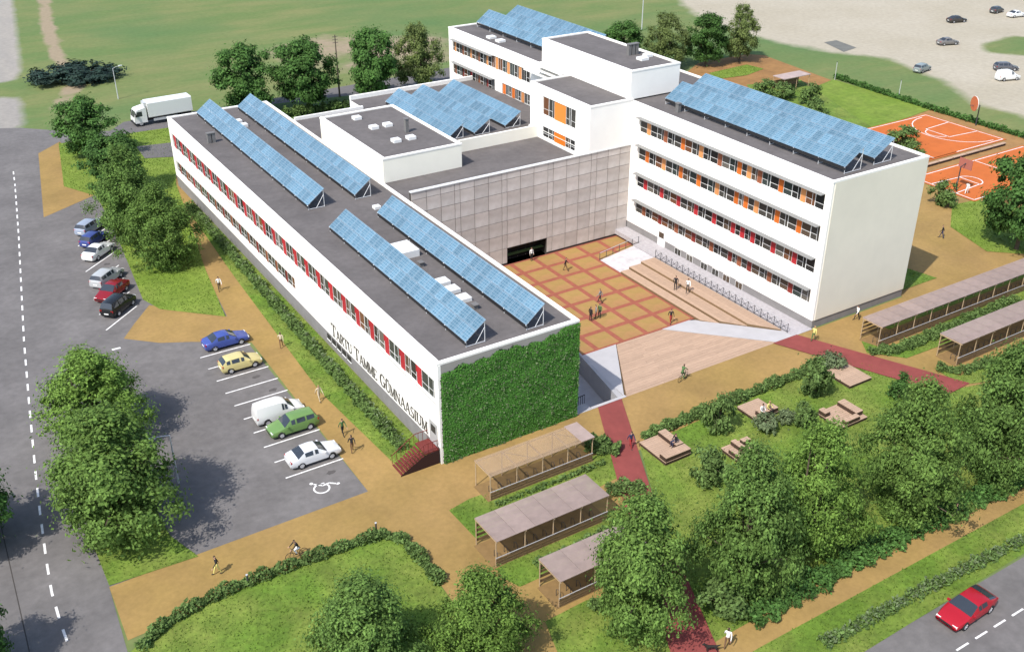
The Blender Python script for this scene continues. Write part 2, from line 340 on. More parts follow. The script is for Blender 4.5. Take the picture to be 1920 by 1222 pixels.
LAWNS = []
_lz = [0.026]
def lawn(poly, z=None, m=None, tuft=True, label=None):
    _lz[0] += 0.003; z = _lz[0]
    sheet('lawn', poly, z, m or LAWN, label=label)
    if tuft: LAWNS.append((poly, z))
lawn([(15.37,-6.84),(39.95,-5.43),(42.13,-6.80),(44.17,-14.75),(57.44,-18.06),(61.25,-21.60),(51.87,-27.17),(38.78,-26.78),(22.63,-26.35),(7.75,-26.73),(5.38,-26.86),(11.05,-14.65)])
lawn([(-26.88,-7.21),(-25.04,-6.15),(-19.68,-5.37),(-7.98,-5.33),(-6.77,-6.45),(-6.88,-13.11),(-7.12,-18.44),(-7.18,-25.58),(-26.19,-15.01)])
lawn([(8.09,-28.74),(36.21,-28.78),(47.41,-29.82),(43.01,-32.44),(30.72,-32.34),(13.54,-32.65),(10.54,-32.68),(1.05,-30.29),(-2.51,-28.53),(2.14,-29.02)])
lawn([(-2.35,-5.61),(-0.30,-5.20),(5.45,-5.57),(11.69,-5.78),(13.10,-6.13),(11.49,-9.20),(9.01,-9.45),(5.11,-9.15),(-2.23,-9.73)])
lawn([(-2.67,-13.14),(8.02,-12.21),(10.23,-13.37),(7.76,-15.87),(3.53,-15.64),(-0.40,-15.61),(-2.20,-15.62),(-2.73,-14.33)])
lawn([(-2.56,-19.33),(0.99,-19.18),(6.36,-21.01),(3.09,-26.08),(0.92,-30.45),(-3.90,-27.41),(-3.38,-22.01)])
lawn([(-24.32,19.77),(-21.81,18.19),(-21.41,2.84),(-20.34,-0.48),(-26.57,-0.16),(-26.54,4.31)])
lawn([(-10.14,101.03),(7.13,99.85),(-0.04,75.15),(-1.37,66.98),(-4.97,46.68),(-6.71,34.37),(-12.02,39.66),(-12.95,42.84),(-10.67,66.59),(-10.29,76.29),(-13.14,82.19)], m=LAWN2)
sheet('side_road', [(-0.70,93.41),(4.63,92.36),(2.79,85.98),(-0.93,87.51)], 0.092, ASPH2)
lawn([(-1.0, 67)] + [(-1.31,66.94),(-2.83,42.91),(-4.11,15.59),(-3.17,0.69)] + [(-2.4, 2.4), (-0.05, 2.4), (-0.05, 67)])
lawn([(49.5, -3.0), (84, -3.2), (84, -4.2), (49.5, -4.2)], tuft=False)
lawn([(45.27,-4.35),(46.03,-6.70),(77.48,-5.04),(70.76,-9.40),(54.08,-9.24),(46.39,-8.99),(43.91,-6.23)])
lawn([(47.09,-11.55),(48.00,-13.85),(65.25,-12.98),(56.54,-18.64),(46.64,-14.89)])
lawn([(83.13,14.03),(87.21,13.44),(94.14,-2.06),(85.21,-7.37),(74.43,2.52),(76.93,9.51)], m=LAWN2)
lawn([(56.7, 1.0), (56.7, 26), (62.0, 22), (61.5, 10), (63.5, 1.0)])
lawn([(115.18,64.05),(115.67,42.90),(99.20,40.70),(98.59,53.57),(103.92,61.16)], m=LAWN2, tuft=False, label='bright green sports lawn beside the orange ball courts')
lawn([(99.13,79.13),(109.15,79.95),(109.72,76.00),(103.95,74.42),(97.07,75.36)], m=LAWN2)
lawn([(99.55,69.75),(110.12,67.21),(105.03,54.89),(99.20,40.70),(92.14,28.72),(92.42,36.86),(94.31,61.59)], tuft=False)
sheet('lawn', [(20, 104), (38, 101), (60, 98), (60, 84), (0, 84), (0, 96)], 0.024, mat('rear_lawn', (0.062, 0.105, 0.024), 0.95, 0.25, 1.5, 0.6, 10, var2=0.2, scale2=0.2))
sheet('concrete_pad', [(134.71,84.55),(138.21,84.49),(136.93,77.99),(132.14,76.97)], 0.03, mat('weathered_concrete', (0.13, 0.13, 0.115), 0.9, 0.15, 0.6))

# grass blades over the lawns: nobody could count them
def build_tufts():
    out = []
    for poly, z in LAWNS:
        a = np.array(poly); lo, hi = a.min(0), a.max(0)
        area = abs(sum(a[i-1][0]*a[i][1] - a[i][0]*a[i-1][1] for i in range(len(a)))) / 2
        n = int(min(area * 16, 16000) * (hi - lo).prod() / max(area, 1))
        p = rng.uniform(lo, hi, (n, 2)); p = p[in_poly(p[:,0], p[:,1], poly)]
        k = len(p); ang = rng.uniform(0, 2*PI, k); w = rng.uniform(0.03, 0.07, k); h = rng.uniform(0.05, 0.16, k)
        dx, dy = np.cos(ang)*w, np.sin(ang)*w; lx, ly = rng.normal(0, .06, k), rng.normal(0, .06, k)
        zz = np.full(k, z)
        out.append(np.stack([np.stack([p[:,0]-dx, p[:,1]-dy, zz], 1), np.stack([p[:,0]+dx, p[:,1]+dy, zz], 1), np.stack([p[:,0]+lx, p[:,1]+ly, zz+h], 1)], 1))
    tag(link('grass', quads_mesh('grass', np.concatenate(out), TUFT)), 'short grass blades standing on the lawns', None, None, 'stuff')
build_tufts()

# ---- painted markings: each line a piece of its road
def strip(p, q, w, z):
    p, q = Vector((*p, z)), Vector((*q, z)); d = (q - p).normalized(); nn = Vector((-d.y, d.x, 0)) * w / 2
    return MB().face([p - nn, q - nn, q + nn, p + nn])
road = bpy.data.objects['road']; mroad = bpy.data.objects['main_road']
def mark(name, p, q, w, parent, z=0.022):
    part(name, strip(p, q, w, z), PAINT, parent)
BAYY = [27.5, 25.0, 22.45, 19.95, 17.5, 15.0, 12.5, 10.0, 7.5, 5.0]
for y in BAYY: mark('bay_line', (-11.52, y), (-6.5, y), 0.14, road)
lot = [(-15.3, 65.0), (-15.8, 60.9), (-16.2, 57.0), (-16.6, 53.2), (-17.0, 49.3), (-17.4, 45.6), (-17.7, 41.8), (-17.9, 38.0)]
for x, y in lot: mark('bay_line', (x, y), (x + 4.0, y + 3.7), 0.15, road)
cl = [(-17.94,91.96),(-18.58,86.77),(-21.17,68.31),(-25.36,40.01),(-27.06,27.38),(-28.41,16.99),(-29.13,11.00),(-29.79,4.99),(-30.12,1.32),(-30.20,-1.93),(-30.17,-4.82),(-30.07,-7.32)]
acc = 0.0
for (x0, y0), (x1, y1) in zip(cl[:-1], cl[1:]):
    L = math.hypot(x1 - x0, y1 - y0); t = -acc
    while t < L:
        a, b = max(t, 0), min(t + 1.25, L)
        if b - a > 0.35: mark('centre_dash', (x0 + (x1-x0)*a/L, y0 + (y1-y0)*a/L), (x0 + (x1-x0)*b/L, y0 + (y1-y0)*b/L), 0.17, road)
        t += 2.45
    acc = (acc + L) % 2.45
_d = [(-18.37,33.62),(-17.55,33.60)]; mark('stop_dash', _d[0], _d[1], 0.3, road)
for k in range(24): mark('centre_dash', (3.2 + k*1.945, -35.77), (4.42 + k*1.945, -35.77), 0.14, mroad)
seam = [(-31.6, 20.0), (-32.0, 9.0), (-32.6, -8.0), (-33.0, -20.0)]
for (p, q) in zip(seam[:-1], seam[1:]): part('seam', strip(p, q, 0.07, 0.019), JOINT, road)

# drips and stains where cars stand
STAIN = mat('oil_stain', (0.075, 0.069, 0.066), 0.85, 0.2, 2.0)
for k in range(16):
    r_ = np.random.default_rng(k + 40); x, y = ((-8.9 + r_.uniform(-1.6, 1.6), 3.6 + 2.49*(k % 10) + r_.uniform(-.4, .4)) if k < 10 else (lot[k - 9][0] + 2.4 + r_.uniform(-.5, .5), lot[k - 9][1] + r_.uniform(.2, 1.2)))
    part('oil_stain', MB().face([(x + (.18 + .16*r_.uniform())*math.cos(t)*1.5, y + (.18 + .16*r_.uniform())*math.sin(t), 0.0185) for t in np.linspace(0, 2*PI, 12)[:-1]]), STAIN, road)
# wheelchair symbol in the bay by the path corner
mb = MB(); zc = 0.024; cx, cy = -9.45, 2.45
def arc(mb, cx, cy, r, a0, a1, w, n=26):
    for i in range(n):
        t0, t1 = a0 + (a1-a0)*i/n, a0 + (a1-a0)*(i+1)/n
        mb.face([(cx + (r+s)*math.cos(t), cy + (r+s)*math.sin(t), zc) for t, s in ((t0, -w/2), (t1, -w/2), (t1, w/2), (t0, w/2))])
def bar(mb, p, q, w):
    p, q = Vector((*p, zc)), Vector((*q, zc)); d = (q - p).normalized(); nn = Vector((-d.y, d.x, 0))*w/2
    mb.face([p - nn, q - nn, q + nn, p + nn])
arc(mb, cx, cy, 0.95, math.radians(70), math.radians(385), 0.22)
mb.face([(cx - 0.75 + 0.24*math.cos(t), cy + 1.55 + 0.24*math.sin(t), zc) for t in np.linspace(0, 2*PI, 13)[:-1]])
bar(mb, (cx - 0.55, cy + 1.30), (cx + 0.35, cy + 0.42), 0.24); bar(mb, (cx - 0.05, cy + 1.0), (cx + 0.72, cy + 0.86), 0.2)
bar(mb, (cx + 0.30, cy + 0.45), (cx + 1.25, cy + 0.55), 0.24); bar(mb, (cx + 1.2, cy + 0.55), (cx + 2.0, cy - 0.1), 0.24)
mb.face([(cx + 2.1 + 0.28*math.cos(t), cy - 0.15 + 0.2*math.sin(t), zc) for t in np.linspace(0, 2*PI, 11)[:-1]])
_c = [(-9.20,2.40)][0]
mb.v = [(_c[0] + (x - cx - .6)*.64, _c[1] + (y - cy - .3)*.64, z) for x, y, z in mb.v]
part('wheelchair_symbol', mb, PAINT, road)

# ---- ball courts
court1 = sheet('ball_court', [(91, 26.6), (112.3, 26.6), (112.3, 41.6), (91, 41.6)], 0.090, COURTO, label='far orange basketball court with white lines')
court2 = sheet('ball_court', [(86.5, 13.2), (111.8, 13.2), (111.8, 23.6), (86.5, 23.6)], 0.090, COURTO, label='nearer orange basketball court with white lines')
def lines(parent, segs, z=0.098):
    for p, q in segs: part('court_line', strip(p, q, 0.15, z), PAINT, parent)
def arcl(cx, cy, r, a0, a1, n=14): 
    pts = [(cx + r*math.cos(a0 + (a1-a0)*i/n), cy + r*math.sin(a0 + (a1-a0)*i/n)) for i in range(n + 1)]
    return list(zip(pts[:-1], pts[1:]))
lines(court1, [((91.5, 27), (111.9, 27)), ((111.9, 27), (111.9, 41.2)), ((111.9, 41.2), (91.5, 41.2)), ((101, 27), (91.5, 27)), ((111.9, 31.5), (105.9, 32.0)), ((111.9, 36.8), (105.9, 36.4)), ((105.9, 32.0), (105.9, 36.4)), ((96, 27), (96, 30)), ((96, 30), (92, 30))]
      + arcl(110.3, 34.1, 6.6, PI/2, 1.5*PI) + arcl(105.9, 34.2, 1.8, PI/2, 1.5*PI, 8))
lines(court2, [((87, 13.6), (111.4, 13.6)), ((111.4, 13.6), (111.4, 23.2)), ((111.4, 23.2), (87, 23.2)), ((87, 23.2), (87, 13.6)), ((100, 13.6), (100, 23.2)), ((87, 16.4), (92.5, 16.8)), ((87, 20.4), (92.5, 20.0)), ((92.5, 16.8), (92.5, 20.0))] + arcl(92.5, 18.4, 1.7, -PI/2, PI/2, 8))

# ================================================================== SUNKEN COURTYARD
CZ = -0.82
ct = part('courtyard', MB().face([(13.5, 9.3, CZ), (43.1, 9.3, CZ), (43.1, 31.0, CZ), (13.5, 31.0, CZ)]), BRICKR, None)
tag(ct, 'sunken courtyard of yellow squares framed by red bands', None, None, 'structure')
GX = [35.4 - 3.13*k for k in range(-2, 8)]; GY = [9.3 + 3.12*k for k in range(8)]
tile_mesh = {}
for i in range(len(GX) - 1):
    for j in range(len(GY) - 1):
        x1, x0 = GX[i] - 0.29, GX[i+1] + 0.29; y0, y1 = GY[j] + 0.29, GY[j+1] - 0.29
        if j == len(GY) - 2: y1 = 30.7
        if x0 < 13.6: continue
        if x0 > 35 and j < 5: continue
        key = (round(x1-x0, 3), round(y1-y0, 3))
        if key not in tile_mesh:
            w, h = (x1-x0)/2, (y1-y0)/2; mb = MB()
            mb.box(-w, w, -h, h, 0, 0.012); tile_mesh[key] = mb.mesh('paving_square', TILE)
        link('paving_square', tile_mesh[key], ct, ((x0+x1)/2, (y0+y1)/2, CZ))
# terraced timber steps along the right wing
ts = thing('timber_terrace', 'long stepped timber terrace below the four storey wing', 'terrace', (0, 0, 0))
def planks(parent, x0, x1, ylo, yhi, z, n, th=0.06, along='y'):
    """n boards running along y, their near ends cut on the diagonal ylo(x)"""
    w = (x1 - x0) / n
    for k in range(n):
        a, b = x0 + k*w + 0.012, x0 + (k+1)*w - 0.012
        mb = MB().prism([(a, ylo(a)), (b, ylo(b)), (b, yhi), (a, yhi)], z - th, z)
        part('plank', mb, TIMBER, parent)
diag = lambda x: 9.0 - (x - 35.0) * 1.37
for x0, x1, z in ((35.4, 36.6, CZ + 0.27), (36.6, 38.3, CZ + 0.55), (38.3, 40.3, -0.005)):
    planks(ts, x0, x1, diag, 22.1, z, 4 if x1 - x0 > 1.5 else 3)
    part('riser', MB().prism([(x0 - 0.02, diag(x0)), (x0 + 0.04, diag(x0)), (x0 + 0.04, 22.1), (x0 - 0.02, 22.1)], CZ - 0.1, z - 0.062), TIMBER2, ts)
    part('fascia', MB().prism([(x0, diag(x0)), (x1, diag(x1)), (x1, diag(x1) + .05), (x0, diag(x0) + .05)], CZ - 0.1, z - 0.062), TIMBER2, ts)
# stone ramp at the far end and planted strip along the wall
mb = MB(); mb.face([(35.5, 22.2, CZ + 0.02), (41.2, 22.2, -0.01), (41.2, 26.2, -0.01), (35.5, 26.2, CZ + 0.02)]); mb.face([(35.5, 22.2, CZ + .02), (35.5, 22.2, CZ - .3), (41.2, 22.2, CZ - .3), (41.2, 22.2, -.01)]); mb.face([(35.5, 26.2, CZ + .02), (41.2, 26.2, -.01), (41.2, 26.2, CZ - .3), (35.5, 26.2, CZ - .3)])
tag(part('stone_ramp', mb, mat('pale_stone', (0.46, 0.44, 0.45), 0.8, 0.2, 1.2, 0.2, 8), None), 'pale stone ramp at the far end of the timber terrace', 'ramp')
mb = MB().box(40.34, 43.0, 0.02, 26.2, -0.5, 0.03); mb.box(41.2, 43.0, 26.2, 31.0, -.5, .03)
tag(part('gravel_strip', mb, mat('grey_gravel', (0.36, 0.34, 0.35), 0.95, 0.15, 3.0, 0.4, 20), None), None, None, None, 'structure')
def railing(name, label, P, Q, n, h=1.05, lattice=True):
    t = thing(name, label, 'railing', P); d = Vector(Q) - Vector(P)
    pm = MB().tube([(0, 0, 0), (0, 0, h)], 0.035, 6).mesh('post', DARKSTEEL)
    for k in range(n + 1): link('post', pm, t, d * (k / n))
    part('handrail', MB().tube([(0, 0, h), d + Vector((0, 0, h))], 0.04, 6), GREYST, t)
    part('bottom_rail', MB().tube([(0, 0, 0.12), d + Vector((0, 0, 0.12))], 0.03, 6), DARKSTEEL, t)
    if lattice:
        for k in range(n):
            a, b = d * (k / n), d * ((k + 1) / n); u = (b - a)
            mb = MB(); mb.tube([a + Vector((0,0,.12)), b + Vector((0,0,h - .05))], 0.022, 4); mb.tube([b + Vector((0,0,.12)), a + Vector((0,0,h - .05))], 0.022, 4)
            part('lattice_bar', mb, DARKSTEEL, t)
    return t
railing('railing', 'long lattice railing along the top of the timber terrace', (40.32, 0.9, -0.01), (40.32, 22.0, -0.01), 22)
railing('railing', 'short timber coloured railing beside the stone ramp', (35.5, 26.3, CZ), (41.2, 26.3, 0.0), 6, 0.9, False)
# sloping timber ramp between two white stone wedges, all in one plane from path to court
slope = lambda y: CZ + (9.3 - y) / 9.3 * (0.004 - CZ)
tr = thing('timber_ramp', 'wide timber board ramp sloping from path to courtyard', 'ramp', (0, 0, 0))
part('ramp_base', MB().face([(19.0, 0, -0.10), (41.0, 0, -0.10), (36.0, 9.3, CZ - .1), (20.4, 9.3, CZ - .1)]), TIMBER2, tr)
N = 22
for k in range(N):
    y0, y1 = 0.02 + 9.26*k/N, 0.02 + 9.26*(k+1)/N - 0.014
    xl = lambda y: 19.2 + (25.1 - 19.2) * (y / 9.3); xr = lambda y: 38.0 + (31.0 - 38.0) * (y / 9.3)
    cuts = [0, 0.34 + 0.2*((k*37) % 10)/10 - .1, 0.72 - 0.1*((k*53) % 10)/10, 1]
    for c0, c1 in zip(cuts[:-1], cuts[1:]):
        fx = lambda y, c: xl(y) + (xr(y) - xl(y)) * c
        dz = 0.003 * ((k * 7 + int(c0 * 100)) % 4)
        top = [(fx(y0, c0) + .01, y0, slope(y0) + dz), (fx(y0, c1) - .01, y0, slope(y0) + dz), (fx(y1, c1) - .01, y1, slope(y1) + dz), (fx(y1, c0) + .01, y1, slope(y1) + dz)]
        mb = MB(); mb.face(top); bot = [(x, y, z - .08) for x, y, z in top]
        for i in range(4): mb.face([top[i], bot[i], bot[(i+1) % 4], top[(i+1) % 4]])
        part('plank', mb, TIMBER, tr)
def wedge(name, label, pts):
    mb = MB(); top = [(x, y, slope(y) + 0.03) for x, y in pts]; mb.face(top); bot = [(x, y, -2.2 if name == 'stone_wedge' else z - .4) for x, y, z in top]
    for i in range(len(pts)): mb.face([top[i], bot[i], bot[(i+1) % len(pts)], top[(i+1) % len(pts)]])
    return tag(part(name, mb, STONE, None), label, 'ramp')
wedge('stone_wedge', 'white stone triangle between ramp and lower yard beside the ivy wall', [(19.15, 0.3), (25.05, 9.3), (20.4, 9.3)])
wedge('stone_ramp', 'long white stone ramp strip between timber boards and stepped terrace', [(38.05, 0.0), (41.2, 0.0), (40.25, 1.6), (35.2, 8.9), (34.6, 9.3), (31.05, 9.3)])
# lower yard beside the left wing
yd = thing('lower_yard', 'deep grey lower yard beside the foot of the ivy wall', 'yard', (0, 0, 0))
part('yard_floor', MB().face([(13.5, 0, -2.2), (20.6, 0, -2.2), (20.6, 9.4, -2.2), (13.5, 9.4, -2.2)]), GREYST, yd)
part('retaining_wall', MB().prism([(18.55, 0.32), (19.12, 0.32), (20.38, 9.3), (20.2, 9.3)], -2.2, -0.12), GREYST, yd)
part('retaining_wall', MB().box(13.6, 20.6, 9.28, 9.45, -2.2, CZ - 0.01), GREYST, yd)
part('coping', MB().box(15.4, 19.2, -0.02, 0.3, -2.2, 0.06), STONE, yd)
part('landing', MB().box(13.6, 15.4, 0.0, 1.2, -2.2, -0.02), GREYST, yd)
for k in range(7): part('step', MB().box(13.65, 15.3, 1.2 + k*.3, 1.5 + k*.3, -2.2, -0.3 - k*.27), GREYST, yd)
part('handrail', MB().tube([(15.35, 1.2, .9), (15.35, 3.4, -1.0)], 0.04), DARKSTEEL, yd)
for k in range(8): part('baluster', MB().tube([(15.35, 1.2 + k*.3, -0.3 - k*.27), (15.35, 1.2 + k*.3, .9 - k*.26)], 0.025), DARKSTEEL, yd)

# ================================================================== THE SCHOOL
school = thing('school_building', 'large white H shaped school with flat grey roofs and red and orange window panels', 'building')
def block(x0, x1, y0, y1, z0, z1, m=WHITEW, roof=True, par=0.18, pw=0.35, bands=None, inset=0.25, ypiers=None):
    """a wing: walls, felt roof behind a parapet. bands = z ranges of solid wall on the -X face, windows between them"""
    mb = MB()
    if bands is None: mb.box(x0, x1, y0, y1, z0, z1 - par)
    else:
        mb.box(x0 + inset, x1, y0, y1, z0, z1 - par)
        for a, b in bands: mb.box(x0, x0 + inset, y0 + .002, y1 - .002, a, b)
        for ya, yb, za, zb in ypiers or []:
            gaps = [(p[1], q[0]) for p, q in zip(bands[:-1], bands[1:])]
            for a, b in gaps:
                if za < (a + b)/2 < zb: mb.box(x0, x0 + inset, max(ya, y0 + .002), min(yb, y1 - .002), a, b)
    w = part('wall', mb, m, school)
    if roof:
        part('roof', MB().box(x0 + pw, x1 - pw, y0 + pw, y1 - pw, z1 - par + 0.001, z1 - par + 0.03), ROOF, school)
        mb = MB(); e = 0.04
        mb.box(x0 - e, x0 + pw, y0 - e, y1 + e, z1 - par, z1); mb.box(x1 - pw, x1 + e, y0 - e, y1 + e, z1 - par, z1)
        mb.box(x0 + pw, x1 - pw, y0 - e, y0 + pw, z1 - par, z1 - 0.004); mb.box(x0 + pw, x1 - pw, y1 - pw, y1 + e, z1 - par, z1 - 0.004)
        part('parapet', mb, WHITEW, school)
    return w
H1, L1, W1 = 9.6, 74.3, 13.58
XE, XF, YE, H2 = 42.93, 56.63, 0.16, 15.9
# left wing
block(0, W1, 0, L1, 1.58, H1, bands=[(1.58, 2.48), (4.0, 5.78), (7.72, H1 - 0.18)], ypiers=[(0, 31.1, 2.47, 4.01), (73.2, L1, 2.47, 4.01), (0, 0.62, 5.77, 7.73), (73.4, L1, 5.77, 7.73)])
part('plinth', MB().box(0.06, W1 - 0.02, 0.03, L1 - 0.03, -2.3, 1.58), PLINTH, school)
part('drip_strip', MB().box(-0.07, 0.0, 0.3, L1, 5.64, 5.72), mat('grey_sill', (0.42, 0.42, 0.40), 0.7), school)
part('gable', MB().box(0.3, W1 - 0.02, -0.05, -0.005, 0.0, H1 - 0.22), mat('gable_render', (0.29, 0.275, 0.25), 0.9, 0.05, 1), school)
part('corner_strip', MB().box(0.0, 0.28, -0.06, 0.0, 0.0, H1 - 0.2), WHITEW, school)
# right and back wing
rows = [(2.55, 4.2), (5.87, 7.6), (9.27, 11.1), (12.6, 14.4)]
block(XE, XF, YE, 75.4, 0.9, H2, bands=[(0.9, 2.55), (4.2, 5.87), (7.6, 9.27), (11.1, 12.6), (14.4, H2 - 0.18)],
      ypiers=[(YE, 0.93, 2.5, 14.5), (29.5, 53.0, 2.5, 14.5), (74.4, 75.4, 2.5, 14.5), (60.3, 62.2, 9.2, 11.2), (53, 75, 2.5, 9.2)])
part('plinth', MB().box(XE + 0.06, XF - 0.02, YE + 0.03, 75.3, -2.3, 0.9), PLINTH, school)
part('gable', MB().box(XE + 0.3, XF - 0.02, YE - 0.05, YE - 0.005, 0.92, H2 - 0.22), mat('warm_gable_render', (0.72, 0.675, 0.56), 0.9, 0.025, 0.5, var2=0.03, scale2=0.06), school)
# hall between the wings
block(W1 + .02, XE, 32.6, 64.0, -1.0, 9.6, par=0.02, roof=False)
part('roof', MB().box(W1 + .04, XE - .01, 31.32, 64.0, 9.581, 9.60), ROOF, school)
part('roof', MB().box(23.5, XE - .01, 64.0, 68.6, 9.581, 9.60), ROOF, school)
part('wall', MB().box(23.5, XE, 64.0, 68.7, 0, 9.58), WHITEW, school)
mb = MB().box(23.5, XE, 68.4, 68.75, 9.6, 10.15); mb.box(W1, 23.3, 63.8, 64.1, 9.6, 10.0)
part('parapet', mb, WHITEW, school)
part('wall', MB().box(23.5, 36.78, 41.8, 42.1, 9.6, 11.07), CREAM, school)
# clad courtyard front
part('wall', MB().box(W1 + 0.02, XE - 0.01, 31.0, 31.3, 1.22, 10.58).box(W1 + .02, 25.62, 31.0, 31.3, -1, 1.22).box(31.1, XE - .01, 31.0, 31.3, -1, 1.22), JOINT, school)
part('coping', MB().box(W1 + 0.02, 36.8, 30.86, 31.36, 10.58, 10.68).box(36.8, XE - .02, 30.86, 30.96, 10.58, 10.68), COPING, school)
cols = [13.62, 15.46, 17.2, 18.9, 19.58, 21.37, 23.18, 24.93, 25.6, 27.38, 29.2, 31.1, 31.84, 33.7, 35.45, 37.2, 38.0, 39.65, 41.38, 42.9]
zr = [CZ + 0.25, 1.30, 3.02, 4.75, 6.47, 8.2, 9.72, 10.56]
pm = {}
for i in range(len(cols) - 1):
    for j in range(len(zr) - 1):
        x0, x1, z0, z1 = cols[i], cols[i+1], zr[j], zr[j+1]
        if j == 0 and x0 > 25.5 and x1 < 31.2: continue
        key = (round(x1-x0, 2), round(z1-z0, 2))
        if key not in pm: pm[key] = MB().box(-key[0]/2 + .028, key[0]/2 - .028, -0.03, 0.03, -key[1]/2 + .028, key[1]/2 - .028).mesh('cladding_panel', CLAD)
        link('cladding_panel', pm[key], school, ((x0+x1)/2, 30.965 + random.uniform(-.006, .006), (z0+z1)/2))
# entrance recess
mb = MB().box(25.62, 31.1, 32.4, 32.5, CZ, 1.22); mb.box(25.55, 25.62, 31.3, 32.5, CZ, 1.22); mb.box(31.1, 31.17, 31.3, 32.5, CZ, 1.22)
mb.box(25.55, 31.17, 31.3, 32.5, 1.222, 1.3); part('entrance_recess', mb, mat('entrance_shade', (0.02, 0.017, 0.015), 0.9), school)  # near-black walls: the shade of the recess is put into their colour
for k in range(5):
    d = part('entrance_door', MB().box(-.5, .5, -.03, .03, 0, 1.95), mat('entrance_frame', (0.018, 0.014, 0.012), 0.8), school, loc=(26.2 + k*1.08, 32.2, CZ))  # doors coloured extra dark as well, to hold the recess shade
    link('pane', MB().box(-.4, .4, -.02, .02, 0.15, 1.85).mesh('pane', mat('entrance_glass', (0.012, 0.010, 0.009), 0.35, spec=0.15)), d, (0, -0.025, 0))
# middle block, stair tower, rooflight box
block(36.8, XE - 0.01, 30.97, 43.5, 10.69, 16.2, bands=[(10.69, 10.7), (11.3, 12.72), (15.02, 16.02)], inset=0.2, ypiers=[(30.97, 33.8, 10.69, 15.1), (40.75, 43.5, 10.69, 15.1)], pw=0.3)
part('wall', MB().box(37.0, XE - .02, 31.31, 43.45, 9.6, 10.70).box(36.8, 37.01, 31.31, 33.8, 9.6, 10.70).box(36.8, 37.01, 40.75, 43.45, 9.6, 10.7).box(36.8, 37.01, 33.8, 40.75, 9.6, 9.95), WHITEW, school)
block(XE - 0.03, 50.2, 31.5, 50.2, 15.91, 19.3, pw=0.35)
block(13.6, 23.5, 37.4, 55.0, 9.6, 12.45, m=CREAM, pw=0.35)
for k, (y0, y1, z) in enumerate([(44.0, 50.4, 16.1), (44.5, 49.5, 15.5), (44.2, 52.5, 14.9)]):
    part('ledge', MB().box(41.5, XE - .04, y0, y1, z, z + 0.12), WHITEW, school)

# ---- windows, all facing -X
WM = {}
def win_mesh(w, h, style):
    key = (round(w, 2), round(h, 2), style)
    if key in WM: return WM[key]
    a, b, t = w/2, h/2, 0.034; mb = MB()
    mb.box(-.018, .018, -a, a, b - t, b); mb.box(-.018, .018, -a, a, -b, -b + t*1.6)
    mb.box(-.018, .018, -a, -a + t, -b + t*1.6, b - t); mb.box(-.018, .018, a - t, a, -b + t*1.6, b - t)
    if style == 1: mb.box(-.015, .015, -a + t, a - t, -b*0.35, -b*0.35 + t)
    if style == 2: mb.box(-.015, .015, -.013, .013, -b + t*1.6, b - t)
    if style == 3:
        mb.box(-.013, .013, -a*.35 - .02, -a*.35 + .02, -b + t*1.6, b - t); mb.box(-.013, .013, -a*.35 + .02, a - t, -b*0.3, -b*0.3 + t)
    f = mb.mesh('window', FRAME); p = MB().box(-.006, .006, -a + t*.9, a - t*.9, -b + t*1.5, b - t*.9).mesh('pane', GLASS)
    WM[key] = (f, p); return WM[key]
def window(x, y0, y1, z0, z1, style=1):
    f, p = win_mesh(y1 - y0, z1 - z0, style)
    w = link('window', f, school, (x, (y0 + y1)/2, (z0 + z1)/2)); link('pane', p, w, (0.004, 0, 0))
PM = {}
def panel(x, y0, y1, z0, z1, m):
    key = (round(y1-y0, 2), round(z1-z0, 2), m.name)
    if key not in PM: PM[key] = MB().box(-.04, .04, -(y1-y0)/2, (y1-y0)/2, -(z1-z0)/2, (z1-z0)/2).mesh('coloured_panel', m)
    link('coloured_panel', PM[key], school, (x, (y0+y1)/2, (z0+z1)/2))
def fill(x, ya, yb, z0, z1, n, st):
    w = (yb - ya) / n
    for k in range(n): window(x, ya + k*w + .003, ya + (k+1)*w - .003, z0, z1, st[k % len(st)])
xw = XE + 0.16
rowm = [[DRED, BROWNP], [RED, RED], [ORANGE, ORANGE, PEACH], [PEACH, ORANGE, BROWNP]]
for r, (z0, z1) in enumerate(rows):
    cent = [3.75 + 3.02*k for k in range(9)]; cent = sorted(cent + [11.36]); y = 0.95
    for i, c in enumerate(cent):
        n = 2 if c - y > 1.6 else 1
        fill(xw, y, c - .34, z0, z1, n, [1, 3] if (i + r) % 2 else [3, 1])
        panel(xw, c - .33, c + .33, z0, z1, rowm[r][i % len(rowm[r])]); y = c + .34
    fill(xw, y, 29.48, z0, z1, 1, [1])
    # louvred sun shades over every row
    sm = MB()
    for q in range(4): sm.box(-0.66 + q*.165, -0.505 + q*.165, -1.42, 1.42, -0.02, 0.02)
    for q in (-1.4, 0, 1.4): sm.box(-0.62, 0, q - .025, q + .025, -.055, -.02)
    sme = sm.mesh('sun_shade', mat('shade_louvre', (0.20, 0.20, 0.195), 0.5))
    for k in range(10): link('sun_shade', sme, school, (XE - 0.001, 2.38 + k*2.86, z1 - 0.02))
